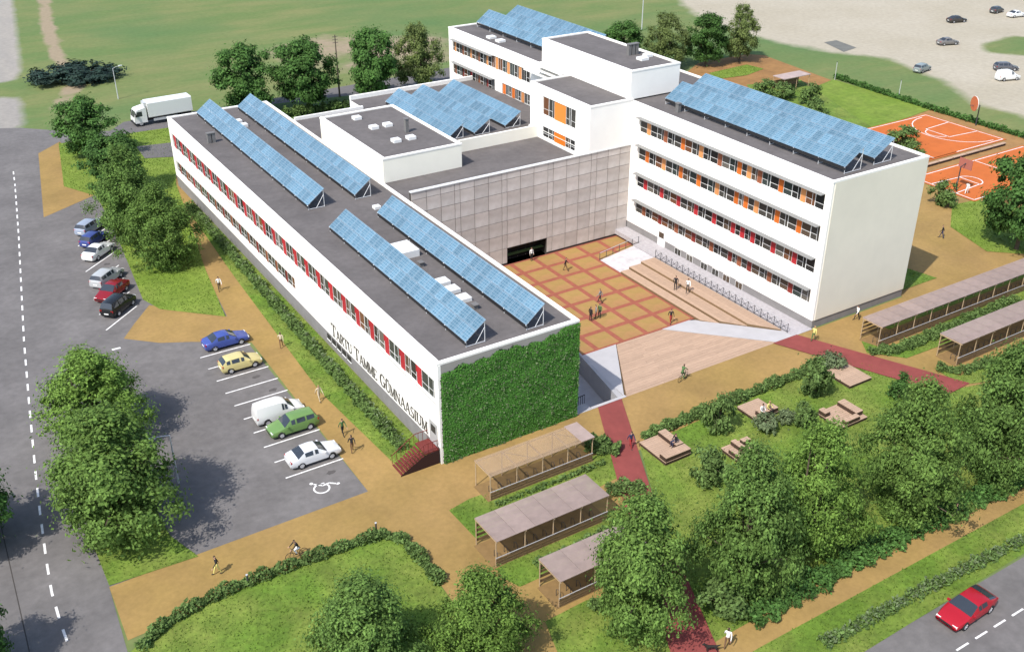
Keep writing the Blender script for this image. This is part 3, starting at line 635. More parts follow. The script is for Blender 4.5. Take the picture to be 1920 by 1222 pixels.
# back wing
for (z0, z1, m) in ((12.6, 14.4, [PEACH, BROWNP]), (9.27, 11.1, [DRED, BROWNP, RED])):
    y = 62.3
    for i in range(5):
        fill(xw, y, y + 1.85, z0, z1, 2, [2, 1]); panel(xw, y + 1.86, y + 2.3, z0, z1, m[i % len(m)]); y += 2.31
    fill(xw, y, 74.38, z0, z1, 1, [1])
    for k in range(4): link('sun_shade', sme, school, (XE - 0.001, 63.9 + k*2.9, z1 - 0.02))
y = 53.05
for i in range(3): fill(xw, y, y + 2.3, 12.62, 14.38, 2, [3, 2]); panel(xw, y + 2.32, y + 3.0, 12.62, 14.38, PEACH); y += 3.03
y = 53.05
for i in range(3): fill(xw, y, y + 1.6, 9.6, 11.08, 2, [3, 2]); panel(xw, y + 1.62, y + 2.35, 9.6, 11.08, ORANGE if i else PEACH); y += 2.4
# middle block
for z0, z1, m in ((12.74, 15.0, PEACH), (9.97, 11.28, ORANGE)):
    fill(36.92, 33.82, 35.9, z0, z1, 2, [1, 3]); panel(36.92, 35.92, 38.3, z0, z1, mat('bright_orange_panel', (0.62, 0.15, 0.010), 0.6) if m is ORANGE else mat('light_orange_panel', (0.62, 0.21, 0.035), 0.6)); fill(36.92, 38.32, 40.73, z0, z1, 2, [3, 1])
# left wing
xl = 0.14; y = 0.66; k = 0
while True:
    c = 3.46 + 3.0*k
    if c > 72.8: break
    fill(xl, y, c - .45, 5.8, 7.7, 2, [1, 3] if k % 2 else [3, 1]); panel(xl, c - .44, c + .36, 5.8, 7.7, RED); panel(xl - .02, c + .365, c + .49, 6.9, 7.7, RED); y = c + .5; k += 1
fill(xl, y, 73.36, 5.8, 7.7, 1, [1])
y = 31.15
while y < 71:
    fill(xl, y, y + 2.35, 2.5, 3.98, 2, [3, 1]); panel(xl, y + 2.36, y + 2.9, 2.5, 3.98, RED if 9 < (y - 31) % 21 < 11.6 else [BROWNP, DRED][int(y) % 2]); y += 2.92
fill(xl, y, 73.18, 2.5, 3.98, 1, [1])
# small basement windows and courtyard side windows
for k in range(5):
    panel(0.05, 17.75 + k*1.2, 18.55 + k*1.2, 0.75, 1.3, mat('dark_hatch', (0.035, 0.032, 0.03), 0.6)); panel(0.03, 17.7 + k*1.2, 18.6 + k*1.2, 0.64, 0.72, FRAME)
for c in (21.2, 19.1, 12.9, 10.9, 16.6, 14.7): window(XE + .04, c - .55, c + .55, -0.05, 0.8, 2)
d = part('side_door', MB().box(-.05, .05, -.65, .65, 0, 2.0), FRAME, school, loc=(XE + 0.02, 24.2, -0.05))
link('pane', MB().box(-.02, .02, -.45, .45, 1.1, 1.8).mesh('pane', GLASS), d, (-0.045, 0, 0))
# corner door and maroon outside stair on the left wing
d = part('side_door', MB().box(-.04, .03, -.68, .68, 0, 2.1), mat('grey_door', (0.36, 0.36, 0.35), 0.6), school, loc=(0.0, 1.05, 1.46))
link('pane', MB().box(-.015, .015, -.4, .4, 1.1, 1.8).mesh('pane', GLASS), d, (-0.035, 0, 0))
st = thing('outside_stair', 'maroon outside stair rising to the grey door beside the ivy wall', 'stair', (0, 0, 0))
part('landing', MB().box(-1.3, -0.02, 0.2, 2.0, 1.30, 1.42), MAROON, st)
for k in range(9): part('tread', MB().box(-1.32 - (k+1)*.24, -1.32 - k*.24 - .045, 0.2, 2.0, 1.25 - (k+1)*.14, 1.31 - (k+1)*.14), MAROON, st)
part('stringer', MB().face([(-3.6, 0.17, 0), (-1.3, 0.17, 0), (-0.02, 0.17, 0), (-0.02, 0.17, 1.30), (-1.3, 0.17, 1.30), (-3.6, 0.17, 0.1)]), mat('dark_maroon', (0.03, 0.012, 0.010), 0.8), st)
for yy in (0.22, 1.98):
    part('handrail', MB().tube([(-3.5, yy, 0.95), (-1.3, yy, 2.3), (-0.1, yy, 2.3)], 0.035), MAROON, st)
    for k in range(9): 
        x = -3.45 + k*.41; zb = max(0.05, min(1.42, 1.42 + (x + 1.3) * .6)) if x < -1.3 else 1.42
        part('baluster', MB().tube([(x, yy, zb), (x, yy, zb + .9)], 0.022), MAROON, st)

# ---- school name in raised serif letters
def letters():
    th, hn, sf = 0.175, 0.06, 0.055
    def st(x, w=th, z0=0.0, z1=1.0): return [(x - w/2, z0), (x + w/2, z0), (x + w/2, z1), (x - w/2, z1)]
    def dg(x0, z0, x1, z1, w): return [(x0 - w/2, z0), (x0 + w/2, z0), (x1 + w/2, z1), (x1 - w/2, z1)]
    def hb(x0, x1, z, h=hn): return [(x0, z - h/2), (x1, z - h/2), (x1, z + h/2), (x0, z + h/2)]
    def serif(x, z, w=.36): return hb(x - w/2, x + w/2, z, sf)
    def ring(cx, cz, rx, rz, a0, a1, w0, w1, n=10):
        o = []
        for i in range(n):
            t0, t1 = [math.radians(a0 + (a1 - a0)*(i + q)/n) for q in (0, 1)]
            f = lambda t, s: (cx + (rx + s*(w0 + (w1-w0)*abs(math.cos(t)))/2)*math.cos(t), cz + (rz + s*(w0 + (w1-w0)*abs(math.cos(t)))/2)*math.sin(t))
            o.append([f(t0, -1), f(t0, 1), f(t1, 1), f(t1, -1)])
        return o
    D = {}
    D['T'] = [st(.45), hb(0, .9, .97, .07), serif(.45, .025), [(0, .74), (.06, .74), (.06, .97), (0, .97)], [(.84, .74), (.9, .74), (.9, .97), (.84, .97)]]
    D['A'] = [dg(.1, 0, .43, 1, .06), dg(.8, 0, .47, 1, th), hb(.2, .7, .33), serif(.1, .025, .26), serif(.8, .025, .3)]
    D['R'] = [st(.18), serif(.18, .025), hb(.1, .5, .97, .06), hb(.2, .5, .5, .06), dg(.82, 0, .48, .5, th)] + ring(.46, .735, .2, .235, -90, 90, .06, th)
    D['U'] = [st(.18, th, .3, 1), st(.74, .07, .3, 1), serif(.18, .975), serif(.74, .975, .3)] + ring(.46, .31, .28, .28, 180, 360, .06, .12)
    D['Ü'] = D['U'] + [st(.32, .15, 1.10, 1.26), st(.62, .15, 1.10, 1.26)]
    D['M'] = [st(.12, .06), st(.88, th), dg(.5, 0.05, .16, 1, th*.9), dg(.5, .05, .84, 1, .06), serif(.12, .025, .28), serif(.88, .025), serif(.1, .975, .22), serif(.9, .975, .3)]
    D['E'] = [st(.18), hb(.05, .7, .97, .06), hb(.05, .74, .03, .06), hb(.2, .55, .5), [(.64, .78), (.7, .78), (.7, .97), (.64, .97)], [(.68, .03), (.74, .03), (.74, .24), (.68, .24)]]
    D['G'] = ring(.48, .5, .36, .46, 50, 320, .06, th) + [st(.78, th*.9, .08, .42), serif(.76, .43), [(.74, .72), (.8, .72), (.8, .98), (.74, .98)]]
    D['N'] = [st(.15, .06), st(.8, .06), dg(.78, 0.0, .17, 1, th), serif(.15, .025, .3), serif(.8, .975, .3), serif(.1, .975, .2)]
    D['S'] = ring(.4, .74, .22, .22, 30, 270, .07, .1) + ring(.4, .27, .25, .235, -150, 90, .07, .13)
    D['I'] = [st(.2), serif(.2, .025), serif(.2, .975)]
    adv = dict(T=.92, A=.92, R=.9, U=.92, M=1.02, E=.82, G=.95, N=.97, S=.75, I=.42); adv['Ü'] = .92
    return D, adv
LET, ADV = letters()
TEXT = 'TARTU TAMME GÜMNAASIUM'
caps = {0, 6, 12}
tot = sum(.5 if c == ' ' else ADV[c] * (1.15 if i in caps else .95) for i, c in enumerate(TEXT)); sc = (21.95 - 2.15) / tot; y = 21.95
LMAT = mat('bronze_letter', (0.095, 0.088, 0.078), 0.6)
for i, c in enumerate(TEXT):
    if c == ' ': y -= .5*sc; continue
    s = 1.15 if i in caps else .95; hgt = 1.32 if i in caps else 1.08; mb = MB()
    for q, p in enumerate(LET[c]):
        pts = [(y - u*sc*s, 1.84 + v*hgt) for u, v in p]; dx = -0.05 - 0.0012*q
        k = len(mb.v); n = len(pts)
        mb.v += [(dx, a, b) for a, b in pts] + [(0.004, a, b) for a, b in pts]
        mb.f.append(tuple(k + j for j in range(n))); mb.f += [(k + j, k + n + j, k + n + (j+1) % n, k + (j+1) % n) for j in range(n)]; mb.mi += [0]*(n+1)
    part('letter', mb, LMAT, school); y -= ADV[c]*sc*s

# ---- roof furniture
def skylight(x, y, z, w, d, h=0.35):
    part('skylight', MB().box(x - w/2, x + w/2, y - d/2, y + d/2, z, z + h), mat('skylight_dome', (0.72, 0.72, 0.70), 0.4), school)
def vent(x, y, z, h=1.1, n=2):
    mb = MB()
    for k in range(n):
        mb.box(x - .3 + k*.55, x + .1 + k*.55, y - .2, y + .3, z, z + h); mb.box(x - .37 + k*.55, x + .17 + k*.55, y - .27, y + .37, z + h, z + h + .08)
    part('chimney_vent', mb, mat('vent_sheet', (0.15, 0.145, 0.14), 0.7, 0.1, 2), school)
for yy in (12.4, 10.6, 8.6): skylight(7.25, yy, 9.45, 1.15, 1.15)
skylight(7.3, 20.0, 9.45, 1.9, 2.6, 0.7)
skylight(7.2, 67.5, 9.45, 1.0, 1.0); skylight(7.3, 65.6, 9.45, 1.0, 1.0)
vent(1.7, 61.5, 9.45, 1.2, 2); vent(7.4, 16.6, 9.45, .4, 1); vent(7.4, 6.6, 9.45, .4, 1)
for x, yy in ((17.3, 52.3), (17.5, 47.9), (19.3, 47.9), (17.6, 42.2), (19.5, 42.2)): skylight(x, yy, 12.3, 0.95, 0.95)
vent(20.3, 44.6, 12.3, 1.6, 1)
vent(47.5, 37.8, 19.15, 1.3, 3); skylight(47.5, 35.3, 19.15, 1.1, 1.1, .3); skylight(49.0, 36.2, 19.15, .9, .9, .3)
vent(45.0, 25.2, 15.75, 1.0, 1)
skylight(45.0, 66.5, 15.75, 1.1, 1.1, .3); skylight(45.0, 64.0, 15.75, 1.1, 1.1, .3); skylight(9.9, 31.6, 9.45, .7, .7, .3)
skylight(38.5, 45.5, 9.6, .8, .8, .25)

# ---- solar arrays standing on the roofs
PANELS = {}
def solar_array(label, xl, xh, y0, y1, zl, zh, zr, dy=1.02, nr=2):
    t = thing('solar_array', label, 'solar array', ((xl+xh)/2, (y0+y1)/2, zr), group='rows of solar panels on the roofs')
    L = math.hypot(xh - xl, zh - zl); ang = math.atan2(zh - zl, xh - xl); pl = L / nr; n = round((y1 - y0) / dy); w = (y1 - y0) / n
    key = (round(pl, 2), round(w, 2))
    if key not in PANELS:
        a, b, r = pl/2 - .012, w/2 - .012, .03; mb = MB()
        mb.box(-a, a, -b, b, -.04, 0.0); mb.f.pop(1); mb.mi.pop(1); k = len(mb.v)
        mb.v += [(-a, -b, 0), (a, -b, 0), (a, b, 0), (-a, b, 0), (-a+r, -b+r, 0.002), (a-r, -b+r, 0.002), (a-r, b-r, 0.002), (-a+r, b-r, 0.002)]
        for i in range(4): mb.f.append((k+i, k+(i+1) % 4, k+4+(i+1) % 4, k+4+i)); mb.mi.append(0)
        mb.f.append((k+4, k+5, k+6, k+7)); mb.mi.append(1)
        PANELS[key] = mb.mesh('solar_panel', [PVFRAME, SOLAR])
    me = PANELS[key]; hx, hy = (xh - xl)/2, (y1 - y0)/2; ux, uz = math.cos(ang), math.sin(ang); zb = zl - zr
    for r in range(nr):
        for k in range(n):
            s = (r + .5) * pl; link('solar_panel', me, t, (-hx + s*ux, -hy + (k + .5)*w, zb + s*uz), (0, -ang, 0))
    # steel triangles under the panels and purlins along them
    mb = MB(); zt = zh - zr - .08; zf = zb - .08
    mb.tube([(-hx + .1, 0, 0), (-hx + .1, 0, zf)], .04, 4); mb.tube([(hx - .1, 0, 0), (hx - .1, 0, zt)], .04, 4)
    mb.tube([(-hx, 0, zf), (hx, 0, zt)], .04, 4); mb.tube([(-hx + .1, 0, .06), (hx - .1, 0, .06)], .035, 4); mb.tube([(0, 0, .06), (hx - .1, 0, zt*.7)], .03, 4)
    fm = mb.mesh('support_frame', STEEL); m = max(2, round((y1 - y0) / 3.4))
    for k in range(m + 1): link('support_frame', fm, t, (0, -hy + .06 + (2*hy - .12)*k/m, 0))
    part('shade_strip', MB().face([(-hx + .06, -hy, zf - .30), (-hx + .06, hy, zf - .30), (-hx + .06, hy, zf - .02), (-hx + .06, -hy, zf - .02)]), BLACKP, t)  # black strip added to stand for the shadow under the low edge
    for q in (0.12, 0.88): part('purlin', MB().tube([(-hx + 2*hx*q, -hy, zf + (zt - zf)*q + .02), (-hx + 2*hx*q, hy, zf + (zt - zf)*q + .02)], .04, 4), STEEL, t)
    return t
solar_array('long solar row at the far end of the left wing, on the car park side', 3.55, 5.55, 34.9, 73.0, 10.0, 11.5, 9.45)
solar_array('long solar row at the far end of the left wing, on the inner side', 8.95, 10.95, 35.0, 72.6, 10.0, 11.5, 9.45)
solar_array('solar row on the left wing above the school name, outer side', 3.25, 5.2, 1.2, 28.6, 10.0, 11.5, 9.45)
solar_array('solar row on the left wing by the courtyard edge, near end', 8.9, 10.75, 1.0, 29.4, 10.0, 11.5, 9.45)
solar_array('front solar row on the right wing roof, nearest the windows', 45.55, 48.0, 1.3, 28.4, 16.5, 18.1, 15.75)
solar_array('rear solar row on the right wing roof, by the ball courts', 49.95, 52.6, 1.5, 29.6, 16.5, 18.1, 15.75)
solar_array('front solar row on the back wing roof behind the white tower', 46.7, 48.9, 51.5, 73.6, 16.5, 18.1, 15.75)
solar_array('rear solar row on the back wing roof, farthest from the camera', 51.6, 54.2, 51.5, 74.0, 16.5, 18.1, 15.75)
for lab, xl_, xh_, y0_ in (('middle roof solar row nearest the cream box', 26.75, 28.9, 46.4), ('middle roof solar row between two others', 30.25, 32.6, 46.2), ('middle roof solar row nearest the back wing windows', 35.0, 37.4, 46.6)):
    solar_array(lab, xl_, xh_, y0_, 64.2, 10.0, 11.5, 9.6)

# ================================================================== IVY, TREES, HEDGES
def build_ivy():
    t = thing('ivy_wall', 'dense green ivy covering the end wall of the left wing', 'climbing plant', (0, 0, 0))
    def cloud(n, dens, r0, size, m, name, seed):
        r = np.random.default_rng(seed); P = np.stack([r.uniform(0.25, W1 - .02, n), np.zeros(n), r.uniform(0.0, H1 - .25, n)], 1)
        top = 9.0 + 0.15*np.sin(P[:,0]*1.1 + 1) + .12*np.sin(P[:,0]*3.7) + np.where(P[:,0] > 11.3, (P[:,0] - 11.3)*.9, 0) - np.where(P[:,0] < 2.2, (2.2 - P[:,0])*.35, 0)
        keep = (P[:,2] < top - r.exponential(.35, n)) & (r.uniform(0, 1, n) < dens); P = P[keep]; k = len(P)
        bulge = .5 + .5*np.sin(P[:,0]*1.9 + np.sin(P[:,2]*1.3)*1.5)*np.sin(P[:,2]*2.1 + P[:,0]*.7)
        P[:,1] = -0.07 - r.uniform(0.1, 1, k)*(r0*(.6 + .6*bulge))
        Nn = np.stack([r.normal(0, .3, k), -np.ones(k)*.8, r.normal(.35, .3, k)], 1)
        link(name, quads_mesh(name, leaf_quads(P, Nn, size, r), m), t)
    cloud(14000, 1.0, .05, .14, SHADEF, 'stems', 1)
    cloud(90000, 1.0, .17, .085, IVY, 'foliage', 2)
    cloud(3000, .8, .32, .09, LEAFG, 'pale_shoots', 3)
build_ivy()

def tree_meshes(seed, prof, h=10.0, r=4.5, nclump=90, nleaf=11000, leaf=.24, trunk=.22, m=LEAF, cr=1.15, base=.16, shell=.55, stems=1, fuzz=.5):
    """crown: leaf faces in clumps filling an uneven volume; trunk: tapered tube with limbs out to the clumps"""
    R_ = np.random.default_rng(seed); C = []
    while len(C) < nclump:
        z = R_.uniform(base, .97); a = R_.uniform(0, 2*PI)
        rad = prof(z) * r * (1 + .20*math.sin(2*a + seed) * (1 - .3*z) + .12*math.sin(5*a + 3*z*4 + seed*2))
        q = R_.uniform(0, 1)**shell * rad
        if R_.uniform(0, 1) < .25 + .75*prof(z): C.append((q*math.cos(a), q*math.sin(a), z*h))
    C = np.array(C); rc = cr * R_.uniform(.6, 1.3, len(C))
    idx = R_.choice(len(C), nleaf, p=rc**2/(rc**2).sum()); u = R_.normal(size=(nleaf, 3)); u /= np.linalg.norm(u, axis=1, keepdims=True)
    d = np.where(R_.uniform(0, 1, (nleaf, 1)) < fuzz, R_.uniform(0, 1, (nleaf, 1))**.5, np.abs(R_.normal(0, .75, (nleaf, 1)))); P = C[idx] + u * d * rc[idx][:, None] * np.array([1.05, 1.05, .72])
    rq = np.percentile(np.hypot(P[:,0], P[:,1]), 96); P[:,:2] *= r/rq; C[:,:2] *= r/rq; P[:,2] *= h/np.percentile(P[:,2], 99.7); P[:,2] = np.maximum(P[:,2], .06)
    out = P - np.array([0, 0, h*.45]); out /= np.linalg.norm(out, axis=1, keepdims=True) + 1e-6
    crown = quads_mesh('crown', leaf_quads(P, out*.55 + u*.5 + np.array([0, 0, .35]) + R_.normal(0, .35, (nleaf, 3)), leaf, R_), m)
    mb = MB()
    for s in range(stems):
        ox, oy = (R_.uniform(-.8, .8), R_.uniform(-.8, .8)) if stems > 1 else (0, 0)
        mb.tube([(ox, oy, -.1), (ox*1.3 + .05, oy*1.3, h*.2), (ox*1.6 + .12, oy*1.6 + .06, h*.45), (ox*1.9, oy*1.9 + .1, h*.85)], [trunk*1.25, trunk, trunk*.65, trunk*.12], 7)
    for k in R_.choice(len(C), min(16, len(C)), replace=False):
        e = Vector(C[k]); s0 = max(h*.14, e.z*.5); st_ = Vector((0.05, .03, s0)); mid = st_.lerp(e, .5) + Vector((0, 0, .35))
        mb.tube([st_, mid, e], [trunk*.42, trunk*.26, trunk*.07], 5, cap=False)
    return crown, mb.mesh('trunk', BARK, True), h, r
ROUND = lambda z: math.sqrt(max(0, 1 - ((z - .55)/.47)**2)) if z > .1 else .2
OVAL = lambda z: math.sqrt(max(0, 1 - ((z - .48)/.53)**2)) * (1.0 if z < .6 else 1 - (z - .6)*.5)
BUSHY = lambda z: math.sqrt(max(0, 1 - ((z - .38)/.64)**2))
PEAK = lambda z: (min(1.0, .45 + z/.3*.55) if z < .3 else max(.05, ((1 - z)/.7))**.62)
CONE = lambda z: max(.06, (1 - z)**.75)
KINDS = {
 'maple': tree_meshes(3, ROUND, m=LEAFD, nclump=110, nleaf=20000, leaf=.21, cr=.95),
 'maple2': tree_meshes(8, ROUND, m=LEAFD, nclump=100, nleaf=20000, leaf=.21, cr=1.0),
 'green': tree_meshes(13, PEAK, m=LEAF, nclump=210, nleaf=34000, leaf=.135, cr=.85, base=.05),
 'green2': tree_meshes(21, PEAK, m=LEAFM, nclump=190, nleaf=34000, leaf=.135, cr=.9, base=.05),
 'green3': tree_meshes(34, PEAK, m=LEAFL, nclump=170, nleaf=34000, leaf=.135, cr=.95, base=.05, stems=2),
 'birch': tree_meshes(55, OVAL, m=LEAFB, nclump=120, nleaf=20000, leaf=.17, cr=.9, base=.10),
 'bush': tree_meshes(89, BUSHY, h=2.4, r=1.3, m=LEAFH, nclump=40, nleaf=2600, leaf=.13, cr=.42, base=.03, trunk=.05),
 'shrub': tree_meshes(91, BUSHY, h=1.2, r=1.0, m=LEAFG, nclump=26, nleaf=1500, leaf=.11, cr=.34, base=.02, trunk=.03),
 'dark': tree_meshes(99, BUSHY, h=5.0, r=6.5, m=DARKT, nclump=120, nleaf=10000, leaf=.34, cr=1.2, base=.03, trunk=.3),
 'cone': tree_meshes(101, CONE, h=3.2, r=1.0, m=LEAFD, nclump=50, nleaf=2400, leaf=.12, cr=.34, base=.04, trunk=.06),
}
_seen = {}
def tree(kind, spec, label, name='broadleaf_tree', cat='tree', group=None, rz=None, zmul=1.0):
    x, y, h, r = spec; cm, tm, h0, r0 = KINDS[kind]
    t = thing(name, label, cat, (x, y, 0.02), random.uniform(0, 6.28) if rz is None else rz, group)
    sc = (r/r0, r/r0, h/h0*zmul)
    link('trunk', tm, t, scale=sc); link('crown', cm, t, scale=sc)
    return t
g = 'trees between the slanted parking bays and the left wing'
tree('maple', (-7.34,92.06,8.67,4.11), 'maple like tree farthest up the row beside the slanted bays, next to the truck', group=g)
tree('maple2', (-7.50,75.89,8.11,3.92), 'second tree from the truck in the row beside the slanted bays', group=g)
tree('green2', (-9.25,60.84,11.24,4.07), 'third tree from the truck, beside the slanted bays', group=g)
tree('green', (-8.51,49.73,10.02,3.99), 'tree nearest the building path on the green by the slanted bays', group=g)
g = 'trees behind the school'
tree('maple', (19.52,100.59,10.91,4.80), 'leftmost dark maple behind the left wing roof', group=g)
tree('maple2', (28.07,96.61,11.64,4.82), 'dark maple behind the left wing, left of the bare pole', group=g)
tree('maple', (39.45,95.86,12.00,4.51), 'dark maple behind the school, right of the bare pole', group=g, rz=2.0)
tree('birch', (49.12,97.31,11.53,4.21), 'olive green birch beside the back wing end wall', 'birch_tree', group=g)
tree('maple2', (91.44,95.61,7.06,3.96), 'dark tree peeping over the white tower', group=g, rz=1.0)
tree('birch', (94.26,86.54,9.97,4.04), 'olive birch behind the right wing, next to the tower', 'birch_tree', group=g)
tree('maple', (101.96,83.52,9.45,3.87), 'dark maple standing on the bare soil behind the right wing', group=g, rz=4.0)
tree('birch', (109.57,82.43,10.54,3.62), 'tall birch at the edge of the bare soil path', 'birch_tree', group=g, rz=2.2)
tree('dark', (-0.26,136.13,2.69,7.16), 'very dark low spreading tree alone on the meadow', group=None)  # squat, very dark crown stands for the tree together with its shadow
g = 'big trees by the car park entrance'
tree('green3', (-22.76,19.26,8.21,4.75), 'big tree by the road, farther of the pair at the car park entrance', group=g)
tree('green', (-24.29,5.72,10.58,5.11), 'big tree by the road, nearer of the pair, on the grass corner', group=g, rz=1.0)
g = 'trees at the left edge of the road'
tree('maple', (-33.75,9.53,6.82,3.28), 'tree at the left frame edge overhanging the road, upper one', group=g)
tree('maple2', (-35.45,-3.93,6.49,2.32), 'tree at the bottom left frame corner', group=g)
g = 'trees on the front lawn'
tree('green2', (-14.52,-17.11,7.77,3.54), 'broad tree on the hedged front lawn at the bottom edge', group=g)
tree('green3', (-7.79,-19.93,7.36,3.19), 'bushy tree at the lawn corner beside the diagonal path', group=g)
g = 'row of trees along the lower path'
tree('green', (2.47,-22.78,10.78,3.59), 'tree beside the third left hand shelter and red path, first of the row', group=g, rz=.5)
tree('green2', (10.77,-24.10,12.24,3.51), 'second tree of the lower row, right of the hidden red path', group=g, rz=2.5)
tree('green3', (17.73,-23.54,11.14,3.48), 'third tree of the lower row, below the garden platforms', group=g)
tree('green', (27.01,-24.46,11.72,3.89), 'fourth tree of the lower row, below the red path end', group=g, rz=4.0)
tree('green2', (36.93,-25.11,12.18,3.89), 'fifth tree of the lower row, below the right hand shelter', group=g, rz=1.2)
tree('green3', (45.56,-25.54,12.08,4.04), 'last tree of the lower row, cut by the right frame edge', group=g, rz=3.0)
tree('maple2', (77.90,1.05,11.89,4.32), 'dark tree on the green beside the nearer ball court', group=None, rz=5.0)
g = 'garden bushes'
tree('bush', (22.69,-8.45,3.72,1.37), 'round dark bush in the garden hedge near the two seated people', 'garden_bush', 'bush', g)
tree('bush', (33.82,-8.99,3.96,1.49), 'round dark bush at the upper end of the garden hedge', 'garden_bush', 'bush', g)
tree('bush', (29.32,-12.04,2.48,1.06), 'small bush on the lawn left of the cornered platform', 'garden_bush', 'bush', g)
tree('cone', (40.16,-13.29,2.67,0.96), 'small pointed bush beside the end of the red path', 'garden_bush', 'bush', g)
tree('bush', (17.03,-13.68,3.50,1.53), 'bush in front of the platform with dark benches', 'garden_bush', 'bush', g)
tree('shrub', (26.10,-10.59,1.55,1.24), 'grey green shrub in front of the platform with seated people', 'garden_shrub', 'shrub', g)
tree('shrub', (28.54,-10.77,1.34,0.88), 'grey green shrub right of the seated people platform', 'garden_shrub', 'shrub', g)
tree('shrub', (38.89,-6.41,1.65,1.32), 'grey green shrub at the top corner of the garden by the red path', 'garden_shrub', 'shrub', g)
tree('bush', (8.00,-25.09,2.87,1.62), 'dark bush under the lower row beside the red path end', 'garden_bush', 'bush', g)
g = 'bushes behind the right wing'
for k, (sp, lb) in enumerate((((97.91,63.78,2.78,2.01), 'bush by the pink garden shed, left one'), ((99.03,60.10,2.85,2.08), 'bush by the pink garden shed, middle one'), ((100.44,55.59,3.71,1.78), 'bush by the pink garden shed, right one beside the sports lawn'),
    ((93.62,47.67,3.63,1.94), 'bush between the rear solar row and the sports lawn'), ((96.80,33.55,2.98,2.39), 'brownish bush between the roof and the farther ball court'), ((92.93,28.23,2.57,1.54), 'low bush beside the roof corner by the ball court'),
    ((81.95,14.77,3.31,1.72), 'shrub in the shade behind the right wing by the nearer court'))):
    tree('bush', sp, lb, 'garden_bush', 'bush', g)

def hedge(name, label, pts, w=1.1, h=0.9, m=LEAFH, dens=200, leaf=.13, group='clipped and loose hedges', seed=0, gaps=0.0):
    r = np.random.default_rng(seed + 500); pts = [np.array(p) for p in pts]; P = []
    for a, b in zip(pts[:-1], pts[1:]):
        L = np.linalg.norm(b - a); n = int(L * dens * w * h / .99); d = (b - a)/L; nn = np.array([-d[1], d[0]])
        t = r.uniform(0, L, n); lump = .75 + .25*np.sin(t*2.1 + seed) * np.sin(t*.9 + 2*seed) + .12*np.sin(t*5.3)
        keep = r.uniform(0, 1, n) > gaps * (np.sin(t*.8 + seed*3) > .3)
        s = r.uniform(-1, 1, n); zz = r.uniform(0, 1, n)**.6 * (1 - .35*np.abs(s)**3) * h * lump
        s = s * w/2 * lump; xy = a + np.outer(t, d) + np.outer(s, nn); P.append(np.column_stack([xy, zz + .02])[keep])
    P = np.concatenate(P); k = len(P); Nn = r.normal(0, .6, (k, 3)) + np.array([0, 0, .7])
    return tag(link(name, quads_mesh(name, leaf_quads(P, Nn, leaf, r), m)), label, 'hedge', group)
hedge('hedge', 'long loose hedge along the foot of the left wing', [(-0.95, 66), (-1.25, 45), (-1.75, 18), (-1.85, 3.2)], 1.35, .95, dens=170, leaf=.15, seed=1)
hedge('hedge', 'grey green planting mixed into the hedge by the left wing', [(-0.8, 62), (-1.5, 20), (-1.55, 4)], 1.0, 1.15, LEAFG, 26, .13, seed=2)
hedge('hedge', 'curved hedge round the near front lawn', [(-26.38,-7.53),(-24.72,-6.24),(-22.34,-5.52),(-19.61,-5.17),(-15.30,-5.19),(-11.23,-5.33),(-8.22,-5.54),(-7.03,-6.71),(-6.79,-9.48),(-6.81,-12.59)], 1.15, .85, dens=230, seed=3)
hedge('hedge', 'garden hedge along the ochre path below the timber ramp', [(16.24,-6.10),(19.61,-5.94),(23.93,-5.89),(28.46,-5.84),(33.20,-5.78),(38.99,-5.77)], 1.35, 1.05, dens=230, seed=4)
hedge('hedge', 'low planting between the first and second left hand shelters', [(1.0, -7.1), (11.5, -7.1)], .7, .5, dens=170, seed=5)
hedge('hedge', 'bush clump at the red path end of the first shelter', [(11.6, -4.4), (13.4, -6.6)], 2.4, 1.4, dens=150, leaf=.15, seed=6)
hedge('hedge', 'planting between the second and third left hand shelters', [(-0.3, -14.6), (9.5, -14.2)], .9, .8, dens=170, seed=7)
hedge('hedge', 'planting at the end of the second left hand shelter', [(9.2, -10.4), (12.0, -11.6)], 1.8, 1.1, dens=150, seed=8)
hedge('hedge', 'dark planting in front of the third left hand shelter', [(0.6, -20.2), (6.0, -20.0)], 1.3, .9, dens=170, seed=9)
hedge('hedge', 'hedge between the two right hand shelters', [(44.0, -6.4), (46.5, -7.6), (50.0, -7.6), (66.0, -7.2)], 1.7, 1.0, dens=170, seed=10)
hedge('hedge', 'hedge corner by the second right hand shelter and red path', [(47.14,-11.82),(48.41,-13.54),(52.70,-13.91)], 1.6, .9, dens=170, seed=11)
hedge('hedge', 'broken low hedge along the lower right road', [(11.53,-30.85),(16.46,-31.00),(21.85,-31.07),(26.81,-31.29),(32.42,-31.52)], 1.25, .7, LEAFH, 190, .12, seed=12, gaps=.6)
hedge('hedge', 'grey green plants in the hedge along the lower right road', [(11.60,-30.78),(21.93,-31.00),(32.52,-31.45)], 1.1, .75, LEAFG, 60, .12, seed=13)
hedge('hedge', 'dark undergrowth below the lower row of trees', [(8.95,-26.57),(14.06,-26.48),(21.98,-26.22),(28.92,-26.41),(37.73,-26.69),(44.37,-27.04)], 2.6, .9, LEAFD, 120, .16, seed=14)
hedge('hedge', 'hedge along the rear edge of the sports lawn and ball courts', [(116.51,64.89),(115.67,54.97),(115.20,42.85),(115.23,32.24),(115.34,24.85)], 1.4, 1.05, LEAFD, 130, .18, seed=15)
hedge('hedge', 'dark hedge beyond the hall between service road and school', [(12, 98.5), (24, 96.0), (40, 93.5)], 3.0, 1.6, LEAFH, 90, .24, seed=16)

